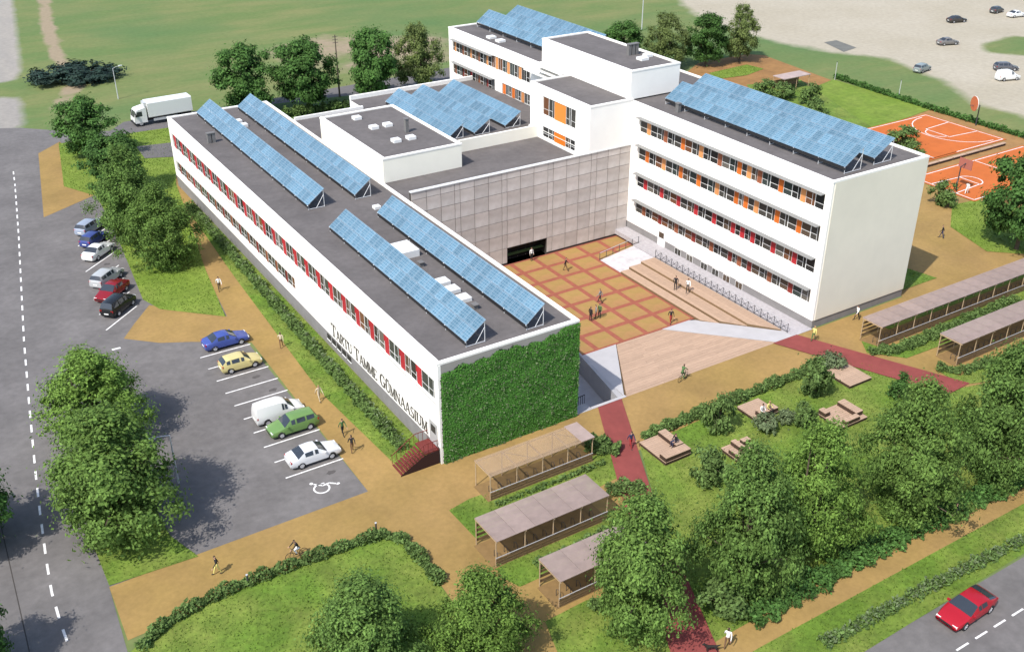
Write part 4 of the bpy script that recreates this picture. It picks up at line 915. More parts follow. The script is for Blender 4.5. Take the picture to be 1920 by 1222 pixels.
# ================================================================== SHELTERS, PLATFORMS, STREET FURNITURE
CLEAR = mat('clear_roof_sheet', (0.42, 0.30, 0.20), 0.4, 0.08, 1.0, alpha=0.35)
POLYT = mat('shelter_roof_sheet_thin', (0.345, 0.265, 0.235), 0.6, 0.18, 0.8, 0.08, 12, objrand=0.08, alpha=0.66)
TAN = mat('tan_steel', (0.40, 0.29, 0.18), 0.6)
def shelter(label, x0, x1, y0, y1, z=2.4, clear=False):
    t = thing('bicycle_shelter', label, 'bicycle shelter', (x0, y0, 0.0), group='open bicycle shelters on steel posts')
    L, D = x1 - x0, y1 - y0; n = max(2, round(L / 1.65)); w = L / n
    rm = MB().box(.01, w - .01, -.08, D + .08, z, z + .05).mesh('roof_panel', CLEAR if clear else POLYT)
    for k in range(n): link('roof_panel', rm, t, (k*w, 0, 0))
    if clear: link('roof_panel', MB().box(.01, w*.8, -.08, D + .08, z + .052, z + .1).mesh('roof_panel', POLY), t, (L - w*.8 + .05, 0, 0), label='solid pale end sheet of the clear roof')
    m = max(2, round(L / 2.6)); pm = MB().tube([(0, 0, 0), (0, 0, z)], .045, 6).mesh('post', TAN); bm_ = MB().box(-.035, .035, -.08, D + .08, z - .12, z - .005).mesh('beam', TAN)
    for k in range(m + 1):
        x = .05 + (L - .1)*k/m
        link('post', pm, t, (x, .08, 0)); link('post', pm, t, (x, D - .05, 0)); link('beam', bm_, t, (x, 0, 0))
        if 0 < k < m and k % 2: part('brace', MB().tube([(x, D - .05, z - .05), (x + L/m*.8, .05, z - .05)], .025, 4), DARKSTEEL, t)
    for yy in (.08, D - .05): part('eaves_rail', MB().tube([(0, yy, z - .06), (L, yy, z - .06)], .04, 5), TAN, t)
    part('floor', MB().box(-.2, L + .1, .0, D - .1, .0, .05), mat('shelter_floor', (0.20, 0.125, 0.05), 0.9, .15, 1.5), t)
    for q in range(3): part('slat', MB().box(.02, L - .02, .02, .05, .12 + q*.21, .28 + q*.21), TIMBER2, t)
    part('handrail', MB().tube([(0, .03, .84), (L, .03, .84)], .035, 5), GREYST, t)
    rk = MB().tube([(0, .5, .05), (0, .5, .6), (0, .75, .78), (0, 1.0, .6), (0, 1.0, .05)], .025, 5).mesh('rack_hoop', DARKSTEEL)
    for k in range(int(L / .85)): link('rack_hoop', rk, t, (.5 + k*.85, .1, 0))
    for q in range(4): part('slat', MB().box(.02, L - .02, D - .03, D, .3 + q*.45, .55 + q*.45), TIMBER2, t) if not clear else None
    return t
shelter('clear roofed shelter right below the ivy wall', 0.95, 10.8, -6.35, -3.95, clear=True)
shelter('pale roofed shelter, middle one of the three by the ivy wall', -2.6, 7.35, -13.05, -10.1)
shelter('shelter half hidden by the tree, lowest of the three by the ivy wall', -1.05, 8.0, -18.8, -16.25)
shelter('long shelter along the path at the right wing gable', 45.5, 76.0, -6.2, -3.9)
shelter('long shelter at the right frame edge, below the other long one', 49.3, 74.0, -12.45, -10.1)
def shed_small(p):
    t = thing('garden_shed', 'small pinkish roofed shelter on the bare soil behind the right wing', 'shed', (p[0], p[1], 0)); 
    part('roof', MB().box(-3.2, 3.2, -1.4, 1.4, 2.2, 2.32), POLY, t)
    for x in (-3, 0, 3):
        for y in (-1.25, 1.25): part('post', MB().tube([(x, y, 0), (x, y, 2.2)], .05), TAN, t)
    part('wall', MB().box(-3.1, 3.1, 1.2, 1.3, 0, 1.4), TIMBER2, t)
shed_small([(104.91,64.42)][0])

def platform(label, x0, x1, y0, y1, benches, z=.36):
    t = thing('timber_platform', label, 'platform', (x0, y0, 0), group='timber platforms on the garden lawn'); W_, D = x1 - x0, y1 - y0
    part('base', MB().box(.05, W_ - .05, .05, D - .05, 0, z - .05), DKTIMBER, t)
    n = round(D / .24); w = D / n; pm = MB().box(0, W_, .008, w - .008, z - .05, z).mesh('plank', TIMBER)
    for k in range(n): link('plank', pm, t, (0, k*w, 0))
    for (a, b, c, d) in benches:
        part('bench', MB().box(a, b, c, d, z + .01, z + .38), DKTIMBER, t)
        m = max(2, round((d - c) / .25)) if b - a < d - c else max(2, round((b - a) / .25))
        for k in range(m):
            mb = MB().box(a - .02, b + .02, c + (d-c)*k/m + .008, c + (d-c)*(k+1)/m - .008, z + .38, z + .43) if b - a < d - c else MB().box(a + (b-a)*k/m + .008, a + (b-a)*(k+1)/m - .008, c - .02, d + .02, z + .38, z + .43)
            part('bench_slat', mb, TIMBER, t)
platform('platform with a corner bench beside the red path', 15.45, 18.15, -10.1, -6.6, [(1.95, 2.68, 1.0, 3.4), (.03, 2.68, .03, .85)])
platform('platform with two dark benches, half behind a bush', 20.7, 23.4, -13.2, -10.9, [(1.0, 1.45, .9, 2.2), (1.8, 2.6, 1.5, 1.95), (.03, .4, .1, 1.4)])
platform('platform where two people in light clothes sit', 26.2, 28.8, -9.45, -6.9, [(.5, 2.55, .03, .75)])
platform('platform with two opposite benches, below the red path end', 31.5, 34.8, -14.25, -11.4, [(2.4, 3.2, .5, 2.7), (.03, .6, 1.9, 2.7), (.6, 2.3, .03, .5)])
platform('plain flat platform at the top of the garden by the red path', 37.4, 40.3, -9.95, -6.8, [])

for lab, p, q in (('long low bench between the two ball courts', (91.5, 25.2), (110.0, 25.2)), ('low bench along the left side of the farther ball court', (90.0, 30.0), (90.0, 43.5))):
    t = thing('long_bench', lab, 'bench', (*p, 0)); d = Vector((q[0]-p[0], q[1]-p[1], 0)); n = round(d.length / 3.1); u = d.normalized(); ang = math.atan2(u.y, u.x)
    for k in range(n):
        part('seat', MB().box(.05, d.length/n - .2, -.25, .25, .38, .46), TIMBER, t, loc=d*(k/n), rot=(0, 0, ang))
        part('base', MB().box(.1, d.length/n - .3, -.18, .18, 0, .38), DKTIMBER, t, loc=d*(k/n), rot=(0, 0, ang))
def hoop(label, p, h, rz, rnd, bm):
    t = thing('basketball_hoop', label, 'basketball hoop', (*p, 0), rz)
    part('post', MB().tube([(0, 0, 0), (0, 0, h), (.9, 0, h + .3)], .09, 6), DARKSTEEL, t)
    if rnd:
        n = 18; part('backboard', MB().prism([(1.15*math.cos(2*PI*k/n), 1.15*math.sin(2*PI*k/n)) for k in range(n)], 0, .06), bm, t, loc=(.95, 0, h + .3), rot=(0, PI/2, 0))
        part('target_ring', MB().tube([(.55*math.cos(2*PI*k/n), .55*math.sin(2*PI*k/n), 0) for k in range(n + 1)], .1, 4), PAINT, t, loc=(.9, 0, h + .3), rot=(0, PI/2, 0))
        part('target_ring', MB().tube([(1.1*math.cos(2*PI*k/n), 1.1*math.sin(2*PI*k/n), 0) for k in range(n + 1)], .08, 4), PAINT, t, loc=(.9, 0, h + .3), rot=(0, PI/2, 0))
    else: part('backboard', MB().box(.9, .97, -1.0, 1.0, h - .45, h + .9), bm, t)
    part('rim', MB().tube([(1.35 + .28*math.cos(2*PI*k/12), .28*math.sin(2*PI*k/12), h + .0) for k in range(13)], .03, 4), DARKSTEEL, t)
OBOARD = mat('orange_board', (0.45, 0.14, 0.06), 0.6)
hoop('round orange and white backboard on a post behind the farther court', [(114.20,33.52)][0], 3.3, PI*.85, True, OBOARD)
hoop('square backboard on a thin pole over the nearer orange court', [(87.85,17.07)][0], 3.4, 0.0, False, mat('pinkish_board', (0.35, 0.12, 0.09), 0.6))
def lamp(label, p, h, name='street_lamp', arm=1.2, rz=0.0):
    t = thing(name, label, 'street lamp', (*p, 0), rz)
    part('post', MB().tube([(0, 0, 0), (0, 0, h*.6), (0, 0, h)], [.09, .07, .05], 6), STEEL, t)
    part('arm', MB().tube([(0, 0, h), (arm*.5, 0, h + .15), (arm, 0, h + .2)], .04, 5), STEEL, t)
    part('lamp_head', MB().box(arm - .1, arm + .5, -.12, .12, h + .14, h + .26), LAMPW, t)
lamp('thin street lamp standing before the near big tree in the car park', [(-19.02,8.99)][0], 4.6, rz=PI)
lamp('thin pale street lamp on the meadow above the white truck', [(3.19,119.98)][0], 5.2, rz=0.3)
t = thing('bare_pole', 'bare dark pole between the maples behind the left wing', 'pole', (*[(35.51,101.26)][0], 0)); part('mast', MB().tube([(0, 0, 0), (0, 0, 10.5)], [.16, .08], 6), mat('weathered_pole', (.10, .08, .06), .9), t)
for k in range(3): part('crossbar', MB().tube([(-.5, 0, 9.2 + k*.5), (.5, 0, 9.2 + k*.5)], .04, 4), DARKSTEEL, t)
t = thing('bare_pole', 'thin pale mast far off behind the white tower', 'pole', (*[(109.55,112.32)][0], 0)); part('mast', MB().tube([(0, 0, 0), (0, 0, 13)], [.12, .06], 6), STEEL, t)
part('bracket', MB().tube([(0, 0, 12.6), (.8, 0, 12.9)], .05, 4), STEEL, t)
for k, (lb, px) in enumerate((('fence post pair at the corner of the sports lawn hedge', "1565,150"), ('thin post in the hedge halfway along the sports lawn', "1684,186"))):
    t = thing('fence_post', lb, 'post', (*[(115.43,63.90)][0], 0) if k == 0 else (*[(115.53,49.79)][0], 0)); part('shaft', MB().tube([(0, 0, 0), (0, 0, 3.2)], .06, 5), STEEL, t); part('cap', MB().box(-.08, .08, -.08, .08, 3.2, 3.26), DARKSTEEL, t)
for lb, p in (('short dark bollard at the edge of the front lawn hedge', [(-18.30,-5.37)][0]), ('short dark bollard at the corner of the front lawn hedge', [(-8.26,-5.08)][0])):
    t = thing('bollard', lb, 'bollard', (*p, 0)); part('shaft', MB().tube([(0, 0, 0), (0, 0, 1.0)], .07, 8), DARKSTEEL, t); part('cap', MB().tube([(0, 0, 1.0), (0, 0, 1.06)], .085, 8), STEEL, t)

# ================================================================== VEHICLES
def paint(name, c, r=0.25): return mat('paint_' + name, c, r, spec=0.5, metal=0.15)
CARS = {
 'sedan': dict(L=4.45, W=1.74, st=[(2.22,.60,0),(2.08,.70,0),(1.2,.86,0),(.95,.92,.93),(.25,.94,1.38),(-.10,.95,1.43),(-.2,.95,1.43),(-.95,.97,1.38),(-1.55,.99,1.01),(-2.08,.95,0),(-2.22,.82,0)], ws=3, rw=7, side=[(4,5),(6,7)]),
 'hatch': dict(L=3.9, W=1.66, st=[(1.95,.62,0),(1.82,.72,0),(1.05,.90,0),(.85,.95,.96),(.25,.97,1.42),(-.1,.97,1.47),(-.2,.97,1.47),(-1.0,.98,1.45),(-1.1,.98,1.45),(-1.5,.99,1.38),(-1.86,1.0,1.02),(-1.95,.80,0)], ws=3, rw=9, side=[(4,5),(6,7),(8,9)]),
 'estate': dict(L=4.35, W=1.74, st=[(2.17,.62,0),(2.03,.74,0),(1.2,.92,0),(.95,.97,.98),(.35,1.0,1.46),(-.05,1.0,1.52),(-.15,1.0,1.52),(-.95,1.02,1.52),(-1.05,1.02,1.52),(-1.8,1.04,1.46),(-2.08,1.05,1.08),(-2.17,.85,0)], ws=3, rw=9, side=[(4,5),(6,7),(8,9)]),
 'offroad': dict(L=4.3, W=1.78, st=[(2.1,.72,0),(2.0,.86,0),(1.2,1.02,0),(1.0,1.06,1.07),(.5,1.08,1.66),(.05,1.08,1.7),(-.05,1.08,1.7),(-.85,1.08,1.7),(-.95,1.08,1.7),(-1.8,1.08,1.64),(-2.05,1.08,1.12),(-2.12,.9,0)], ws=3, rw=9, side=[(4,5),(6,7),(8,9)]),
 'van': dict(L=4.4, W=1.76, st=[(2.2,.62,0),(2.08,.78,0),(1.45,.98,0),(1.25,1.03,1.04),(.65,1.06,1.55),(.35,1.06,1.74),(0.1,1.06,1.82),(0.0,1.06,1.84),(-1.0,1.06,1.86),(-2.05,1.06,1.83),(-2.17,1.06,1.40),(-2.2,.85,0)], ws=3, rw=99, side=[(4,5),(5,6)]),
 'coupe': dict(L=4.5, W=1.82, st=[(2.25,.52,0),(2.10,.62,0),(1.3,.80,0),(.9,.86,.87),(.05,.88,1.24),(-.3,.89,1.29),(-.9,.9,1.26),(-1.0,.9,1.25),(-1.25,.92,1.17),(-1.95,.95,.97),(-2.15,.88,0),(-2.25,.72,0)], ws=3, rw=8, side=[(4,5),(5,6)]),
}
def wheel_meshes():
    n = 18; r, w = .315, .20; ty = MB(); k = 0
    prof_ = [(-w/2, r*.62), (-w/2, r*.93), (-w*.38, r), (w*.38, r), (w/2, r*.93), (w/2, r*.62)]
    for j in range(n):
        a = 2*PI*j/n
        for (y, q) in prof_: ty.v.append((q*math.cos(a), y, q*math.sin(a)))
    m = len(prof_)
    for j in range(n):
        for i in range(m):
            ty.f.append((j*m + i, j*m + (i+1) % m, ((j+1) % n)*m + (i+1) % m, ((j+1) % n)*m + i)); ty.mi.append(0)
    ri = MB(); c = [(r*.64*math.cos(2*PI*j/n), r*.64*math.sin(2*PI*j/n)) for j in range(n)]
    for y in (-w/2 + .015, w/2 - .015): ri.face([(a, y, b) for a, b in c])
    for j in range(5):
        a = 2*PI*j/5; ri.box(.06, r*.6, -w/2 - .008, w/2 + .008, -.035, .035, M=Matrix.Rotation(a, 4, 'Y'))
    return ty.mesh('wheel', TYRE, 50), ri.mesh('rim', RIM)
WHEEL, RIMM = wheel_meshes()
CARM = {}
def car_meshes(kind):
    if kind in CARM: return CARM[kind]
    d = CARS[kind]; st = d['st']; hw = d['W']/2; secs = []; n = len(st)
    for i, (x, belt, roof) in enumerate(st):
        e = 1 - max(0, (abs(x) - d['L']*.36) / (d['L']*.14)) * .16; w = hw * min(1, e); cab = roof > 0
        zb = .20 if 0 < i < n-1 else .30
        cw = w * (.93 if not cab else (.93 - .20*min(1, (roof - belt)/.45)))
        zt = roof if cab else belt
        secs.append([(x, 0, zb), (x, .86*w, zb), (x, w, zb + .14), (x, w*1.005, belt*.62), (x, w*.965, belt - (.05 if not cab else 0)), (x, cw, zt - .045 if cab and roof - belt > .1 else zt - .012), (x, cw*.8, zt), (x, 0, zt + .025)])
    body, ws, rw, sides = MB(), MB(), MB(), []
    def q(mb, i, j, sgn, lift=0.0):
        p = [secs[i][j], secs[i+1][j], secs[i+1][j+1], secs[i][j+1]]; p = [(a, b*sgn, c) for a, b, c in p]
        if lift:
            v = [Vector(t_) for t_ in p]; nn = (v[2] - v[0]).cross(v[3] - v[1]); nn = nn.normalized() * (1 if nn.dot(v[0] - Vector((0, 0, .8))) > 0 else -1); p = [tuple(t_ + nn*lift) for t_ in v]
        mb.face(p if sgn > 0 else p[::-1])
    for s in (1, -1):
        for i in range(n - 1):
            for j in range(7): q(body, i, j, s)
        for j in (5, 6): q(ws, d['ws'], j, s, .012)
        if d['rw'] < 90:
            for j in (5, 6): q(rw, d['rw'], j, s, .012)
        for a, b in d['side']:
            mb = MB(); A, B = secs[a], secs[b]; f = lambda S_, t_: Vector(S_[4]).lerp(Vector(S_[5]), t_)
            pts = [f(A, .1), f(B, .1), f(B, .9), f(A, .9)]; pts = [Vector((p.x + (.03 if k in (1, 2) else -.03), p.y + .012, p.z)) for k, p in enumerate(pts)]
            pts = [(p.x, p.y*s, p.z) for p in pts]; mb.face(pts if s > 0 else pts[::-1]); sides.append(mb.mesh('side_window', CGLASS))
    for k in (0, n - 1):
        c = secs[k]; body.face([(a, b, z) for a, b, z in c] + [(a, -b, z) for a, b, z in c[-2:0:-1]])
    bme = body.mesh('body', paint('white', (.7, .7, .68)), 38); bm_ = bmesh.new(); bm_.from_mesh(bme); bmesh.ops.remove_doubles(bm_, verts=bm_.verts, dist=.001); bmesh.ops.recalc_face_normals(bm_, faces=bm_.faces); bm_.to_mesh(bme); bm_.free()
    bme.polygons.foreach_set('use_smooth', [True]*len(bme.polygons)); bme.set_sharp_from_angle(angle=math.radians(38))
    CARM[kind] = (bme, ws.mesh('windscreen', CGLASS), rw.mesh('rear_window', CGLASS) if rw.f else None, sides, secs); return CARM[kind]
def car(kind, label, x, y, rz, pm, name='parked_car', cat='car', group='cars in the parking bays', z=.02, sc=1.0):
    bme, ws, rw, sides, secs = car_meshes(kind); d = CARS[kind]; L, Wd = d['L'], d['W']
    t = thing(name, label, cat, (x, y, z), rz, group); t.scale = (sc,)*3
    bm_ = bme.copy(); bm_.materials[0] = pm; link('body', bm_, t); link('windscreen', ws, t)
    if rw: link('rear_window', rw, t)
    for s in sides: link('side_window', s, t)
    for sx in (.295, -.295):
        for sy in (1, -1):
            link('wheel_arch', MB().prism([(.38*math.cos(a), .38*math.sin(a)) for a in np.linspace(0, PI, 11)], 0, .02).mesh('wheel_arch', BLACKP) if 'arch' not in CARM else CARM['arch'], t, (sx*L, sy*(Wd/2 - .008) + (0.02 if sy < 0 else 0), .31), (PI/2, 0, 0))
            w = link('wheel', WHEEL, t, (sx*L, sy*(Wd/2 - .085), .315)); link('rim', RIMM, w)
    zf, zr_ = d['st'][1][1], d['st'][-2][1]
    for sy in (1, -1):
        part('headlight', MB().box(-.09, .05, -.17, .17, -.07, .07), LAMPW, t, loc=(L/2 - .10, sy*Wd*.33, zf - .10))
        part('tail_light', MB().box(-.04, .07, -.13, .13, -.1, .1), LAMPR, t, loc=(-L/2 + .07, sy*Wd*.36, min(zr_ - .16, .85)))
        part('wing_mirror', MB().box(-.06, .08, -.1, .1, -.06, .06), pm, t, loc=(d['st'][3][0] - .22, sy*(Wd/2 + .06), d['st'][3][1] + .04))
    part('number_plate', MB().box(-.012, .012, -.26, .26, -.055, .055), PLATE, t, loc=(-L/2 - .012, 0, .56))
    part('front_grille', MB().box(-.02, .02, -.5, .5, -.07, .07), BLACKP, t, loc=(L/2 - .01, 0, .46))
    return t
_a = MB().prism([(.38*math.cos(a), .38*math.sin(a)) for a in np.linspace(0, PI, 11)], 0, .02).mesh('wheel_arch', BLACKP); CARM['arch'] = _a
car('sedan', 'blue saloon in the first straight bay beside the ochre corner', -8.55, 28.7, 0.0, paint('blue', (.055, .085, .30)))
car('hatch', 'pale yellow hatchback parked next to the blue saloon', -8.75, 23.75, 0.0, paint('yellow', (.58, .50, .22)))
car('van', 'white panel van parked tight beside the green car', -8.75, 13.7, 0.0, paint('white', (.74, .74, .73)), 'parked_van', 'van')
car('estate', 'light green estate parked nose out beside the white van', -8.45, 11.2, PI, paint('green', (.14, .25, .075)))
car('sedan', 'silver white saloon next to the wheelchair bay', -8.6, 6.25, 0.0, paint('silver_white', (.66, .67, .68)))
d45 = math.radians(43)
def slot(i, fr=.5):
    (x0, y0), (x1, y1) = lot[i], lot[i+1]; return ((x0 + x1)/2 + 2.15, (y0 + y1)/2 + 1.95)
car('estate', 'silver blue estate at the far end of the slanted bays', *slot(0), d45, paint('silver_blue', (.30, .34, .42)))
car('hatch', 'dark blue hatchback beside the silver blue estate', *slot(1), d45, paint('navy', (.045, .065, .22)))
car('sedan', 'white saloon alone between empty slanted bays', *slot(2), d45, paint('white', (.74, .74, .73)))
car('estate', 'silver grey estate next to the dark red car', *slot(4), d45, paint('silver', (.42, .43, .43)))
car('sedan', 'dark red saloon between the silver estate and the black car', *slot(5), d45 + PI, paint('dark_red', (.22, .012, .018)))
car('offroad', 'black off road car in the nearest slanted bay', *slot(6), d45, paint('black', (.014, .015, .016)))
rc = [(22.06,-34.06)][0]
car('coupe', 'red sporty car driving on the lower right road', rc[0], rc[1] + .1, PI + .04, paint('red', (.36, .012, .022)), 'driving_car', 'car', None, sc=1.03)
g = 'cars parked on the far sand lot'
for (kind, p, rz, pm, lb) in (('estate', [(133.50,59.41)][0], .2, paint('grey_green', (.22, .25, .24)), 'grey car parked at the edge of the sand lot and grass'), ('sedan', [(173.20,82.15)][0], -.25, paint('dark', (.05, .045, .04)), 'dark car alone on the upper part of the sand lot'),
    ('sedan', [(154.56,70.08)][0], -.3, paint('grey', (.17, .16, .15)), 'grey car alone in the middle of the sand lot'), ('hatch', [(189.19,83.61)][0], .1, paint('charcoal', (.07, .07, .07)), 'charcoal car at the top right on the sand lot'),
    ('sedan', [(189.09,78.50)][0], -.2, paint('white', (.74, .74, .73)), 'white car at the top right on the sand lot'), ('estate', [(147.34,51.65)][0], -.5, paint('dark_grey', (.10, .10, .11)), 'dark grey car at the right end of the sand lot'), ('van', [(141.83,47.42)][0], -.3, paint('white', (.74, .74, .73)), 'white van at the right end of the sand lot')):
    car(kind, lb, p[0], p[1], rz, pm, 'far_car' if kind != 'van' else 'far_van', 'car' if kind != 'van' else 'van', g)

def truck(label, x, y, rz):
    t = thing('box_truck', label, 'truck', (x, y, .02), rz); WP = paint('truck_white', (.78, .78, .77)); bm_ = MB()
    bx = MB(); r = .12; bx.prism([(-1.22 + r, 1.15), (1.22 - r, 1.15), (1.22, 1.15 + r), (1.22, 3.55 - r), (1.22 - r, 3.55), (-1.22 + r, 3.55), (-1.22, 3.55 - r), (-1.22, 1.15 + r)], 0, 7.0, M=Matrix(((0, 0, 1, -4.9), (1, 0, 0, 0), (0, 1, 0, 0), (0, 0, 0, 1))))
    part('cargo_box', bx, WP, t)
    cabp = [(2.35, .55), (4.25, .55), (4.35, 1.0), (4.30, 1.45), (3.95, 2.45), (3.75, 2.6), (2.55, 2.85), (2.35, 2.8)]
    part('cab', MB().prism(cabp, -1.12, 1.12, M=Matrix(((1, 0, 0, 0), (0, 0, 1, 0), (0, 1, 0, 0), (0, 0, 0, 1)))), WP, t)
    part('windscreen', MB().face([(4.32, -.98, 1.5), (4.32, .98, 1.5), (4.01, .92, 2.38), (4.01, -.92, 2.38)]), CGLASS, t)
    for s in (1, -1):
        part('side_window', MB().face([(3.05, s*1.13, 1.6), (4.0, s*1.13, 1.55), (3.8, s*1.13, 2.35), (3.05, s*1.13, 2.35)]), CGLASS, t)
        part('headlight', MB().box(4.28, 4.38, s*.8 - .2, s*.8 + .2, .75, .95), LAMPW, t); part('wing_mirror', MB().box(4.0, 4.15, s*1.28 - .1, s*1.28 + .1, 1.6, 2.2), BLACKP, t)
        part('side_guard', MB().box(-2.4, 1.4, s*1.1 - .03, s*1.1 + .03, .55, .95), STEEL, t)
        for x_, sc in ((3.4, 1.55), (-2.9, 1.55), (-1.7, 1.55)):
            w = link('wheel', WHEEL, t, (x_, s*.98, .49), scale=(sc, 1.3, sc)); link('rim', RIMM, w)
    part('chassis', MB().box(-4.8, 4.2, -.5, .5, .6, 1.14), BLACKP, t); part('fridge_unit', MB().box(2.12, 2.5, -.8, .8, 2.9, 3.5), STEEL, t)
    part('bumper', MB().box(4.2, 4.42, -1.1, 1.1, .4, .7), BLACKP, t)
    return t
truck('white box truck driving on the service road behind the left wing', 6.0, 104.0, PI + .03)

# ================================================================== PEOPLE
SKIN = mat('skin', (.46, .27, .19), .6); HAIRD = mat('dark_hair', (.03, .02, .015), .7); HAIRB = mat('fair_hair', (.32, .21, .09), .7); SHOE = mat('shoe', (.03, .028, .026), .7)
def cloth(n, c): return mat('cloth_' + n, c, .9, .08, 6)
def skin_mesh(name, V, E, Rr, root, sub=1):
    me = bpy.data.meshes.new(name); me.from_pydata([tuple(v) for v in V], E, []); o = bpy.data.objects.new(name, me); COL.objects.link(o)
    md = o.modifiers.new('skin', 'SKIN'); md.use_smooth_shade = True; md.branch_smoothing = .5
    for i, sv in enumerate(me.skin_vertices[0].data):
        r = Rr[i]; sv.radius = r if hasattr(r, '__len__') else (r, r); sv.use_root = (i == root)
    sd = o.modifiers.new('sub', 'SUBSURF'); sd.levels = sub; sd.render_levels = sub
    dg = bpy.context.evaluated_depsgraph_get(); out = bpy.data.meshes.new_from_object(o.evaluated_get(dg)); bpy.data.objects.remove(o); out.name = name
    return out
def human(pose):
    """continuous body grown from a posed skeleton, facing +x; faces sorted into skin, hair, top, trousers, shoes"""
    J = {}; R = {}
    def put(n, p, r): J[n] = Vector(p); R[n] = r
    zh = {'sit': .50, 'ride': .98}.get(pose, .94); lean = {'ride': .28, 'sit': .06, 'walk': .04}.get(pose, 0.0)
    sp = lambda h, k=1: (lean*k*h/.55, 0, zh + h*(1 - .22*lean))
    put('pelvis', sp(0), (.125, .15)); put('waist', sp(.17), (.10, .125)); put('chest', sp(.38), (.115, .15)); put('neck', sp(.53), .055)
    put('head0', (J['neck'].x + .015, 0, J['neck'].z + .08), (.075, .07)); put('head1', (J['neck'].x + .025, 0, J['neck'].z + .17), (.10, .08)); put('head2', (J['neck'].x + .01, 0, J['neck'].z + .25), (.06, .055))
    for s, k in ((1, 'l'), (-1, 'r')):
        sw = s * {'walk': .22, 'stand': .02}.get(pose, 0)
        sh = Vector(sp(.46)) + Vector((0, s*.185, 0)); put('sh' + k, sh, .062)
        if pose == 'ride': el, wr, ha = sh + Vector((.20, s*.05, -.2)), sh + Vector((.38, s*.02, -.34)), sh + Vector((.45, s*.02, -.37))
        elif pose == 'sit': el, wr, ha = sh + Vector((.06, s*.07, -.27)), sh + Vector((.27, s*.0, -.36)), sh + Vector((.35, -s*.02, -.37))
        else: el, wr, ha = sh + Vector((-.02 + sw*.5, s*.06, -.28)), sh + Vector((.04 + sw*1.2, s*.06, -.52)), sh + Vector((.06 + sw*1.4, s*.055, -.61))
        put('el' + k, el, .044); put('wr' + k, wr, .032); put('ha' + k, ha, (.02, .038))
        put('hip' + k, (J['pelvis'].x, s*.095, zh - .06), .085)
        if pose == 'sit': kn, an = (J['pelvis'].x + .44, s*.11, .50), (J['pelvis'].x + .42, s*.11, .08)
        elif pose == 'ride': kn, an = ((J['pelvis'].x + .36, s*.1, .78 + s*.08), (J['pelvis'].x + .16 + s*.04, s*.11, .40 + s*.12))
        else: kn, an = (J['pelvis'].x - sw*.55 + .03, s*.1, .50), (J['pelvis'].x - sw*1.25, s*.1, .09 + (.03 if sw > .1 else 0))
        put('kn' + k, kn, .058); put('an' + k, an, .04); put('toe' + k, Vector(an) + Vector((.17, s*.015, -.045)), (.028, .04))
    N = list(J); ix = {n: i for i, n in enumerate(N)}
    ed = [('pelvis', 'waist'), ('waist', 'chest'), ('chest', 'neck'), ('neck', 'head0'), ('head0', 'head1'), ('head1', 'head2')]
    for k in 'lr': ed += [('chest', 'sh' + k), ('sh' + k, 'el' + k), ('el' + k, 'wr' + k), ('wr' + k, 'ha' + k), ('pelvis', 'hip' + k), ('hip' + k, 'kn' + k), ('kn' + k, 'an' + k), ('an' + k, 'toe' + k)]
    me = skin_mesh('person', [J[n] for n in N], [(ix[a], ix[b]) for a, b in ed], [R[n] for n in N], 0)
    bm_ = bmesh.new(); bm_.from_mesh(me)
    reg = {'head': 0, 'neck': 0, 'wr': 0, 'ha': 0, 'an': 4, 'toe': 4, 'hip': 3, 'kn': 3, 'pel': 3}
    def region(c):
        best, bi = 9, 2
        for a, b in ed:
            A, B = J[a], J[b]; d = B - A; t = max(0, min(1, (c - A).dot(d)/d.length_squared)); q = (c - A - d*t).length
            if q < best:
                best = q
                if a.startswith('head') or b.startswith('head'): bi = 1 if (c.z > J['head1'].z + .02 - (c.x - J['head1'].x)*.9 or c.x < J['head1'].x - .035) else 0
                elif b.startswith('ha'): bi = 0
                elif b.startswith('toe'): bi = 4
                elif b[:2] in ('kn', 'an') or (b.startswith('hip')): bi = 3
                elif a == 'pelvis' and t < .35: bi = 3
                elif b == 'neck' and t > .85: bi = 0
                else: bi = 2
        return bi
    for f in bm_.faces: f.material_index = region(f.calc_center_median()); f.smooth = True
    def add(mb, mi):
        vs = [bm_.verts.new(v) for v in mb.v]
        for f in mb.f:
            try: q = bm_.faces.new([vs[i] for i in f]); q.material_index = mi; q.smooth = True
            except ValueError: pass
    h1 = J['head1']
    add(MB().tube([h1 + Vector((.085, 0, .02)), h1 + Vector((.118, 0, -.015)), h1 + Vector((.09, 0, -.03))], [.008, .016, .01], 5), 0)
    for s, k in ((1, 'l'), (-1, 'r')):
        add(MB().tube([h1 + Vector((.082, s*.032, .022)), h1 + Vector((.094, s*.032, .022))], .011, 6), 1)
        add(MB().tube([h1 + Vector((.0, s*.078, .02)), h1 + Vector((-.01, s*.098, -.0))], .018, 5), 0)
        ha, d = J['ha' + k], (J['ha' + k] - J['wr' + k]).normalized(); side = Vector((0, 0, 1)).cross(d); side = (side if side.length > .2 else Vector((1, 0, 0))).normalized()
        fw = d.cross(side).normalized()
        for q, ln in enumerate((.066, .078, .072, .056)):
            o = ha + side*(q - 1.5)*.02; add(MB().tube([o - d*.02, o + d*ln*.55 + fw*.006, o + d*ln*.85 + fw*.02], [.0095, .0088, .007], 5), 0)
        o = ha - d*.02 + side*s*.03; add(MB().tube([o, o + side*s*.025 + d*.035, o + side*s*.022 + d*.06], [.011, .0095, .008], 5), 0)
    add(MB().tube([h1 + Vector((.083, -.022, -.052)), h1 + Vector((.09, 0, -.054)), h1 + Vector((.083, .022, -.052))], .006, 4), 2 if False else 0)
    bm_.to_mesh(me); bm_.free()
    for m in (SKIN, HAIRD, SKIN, SKIN, SHOE): me.materials.append(m)
    return me
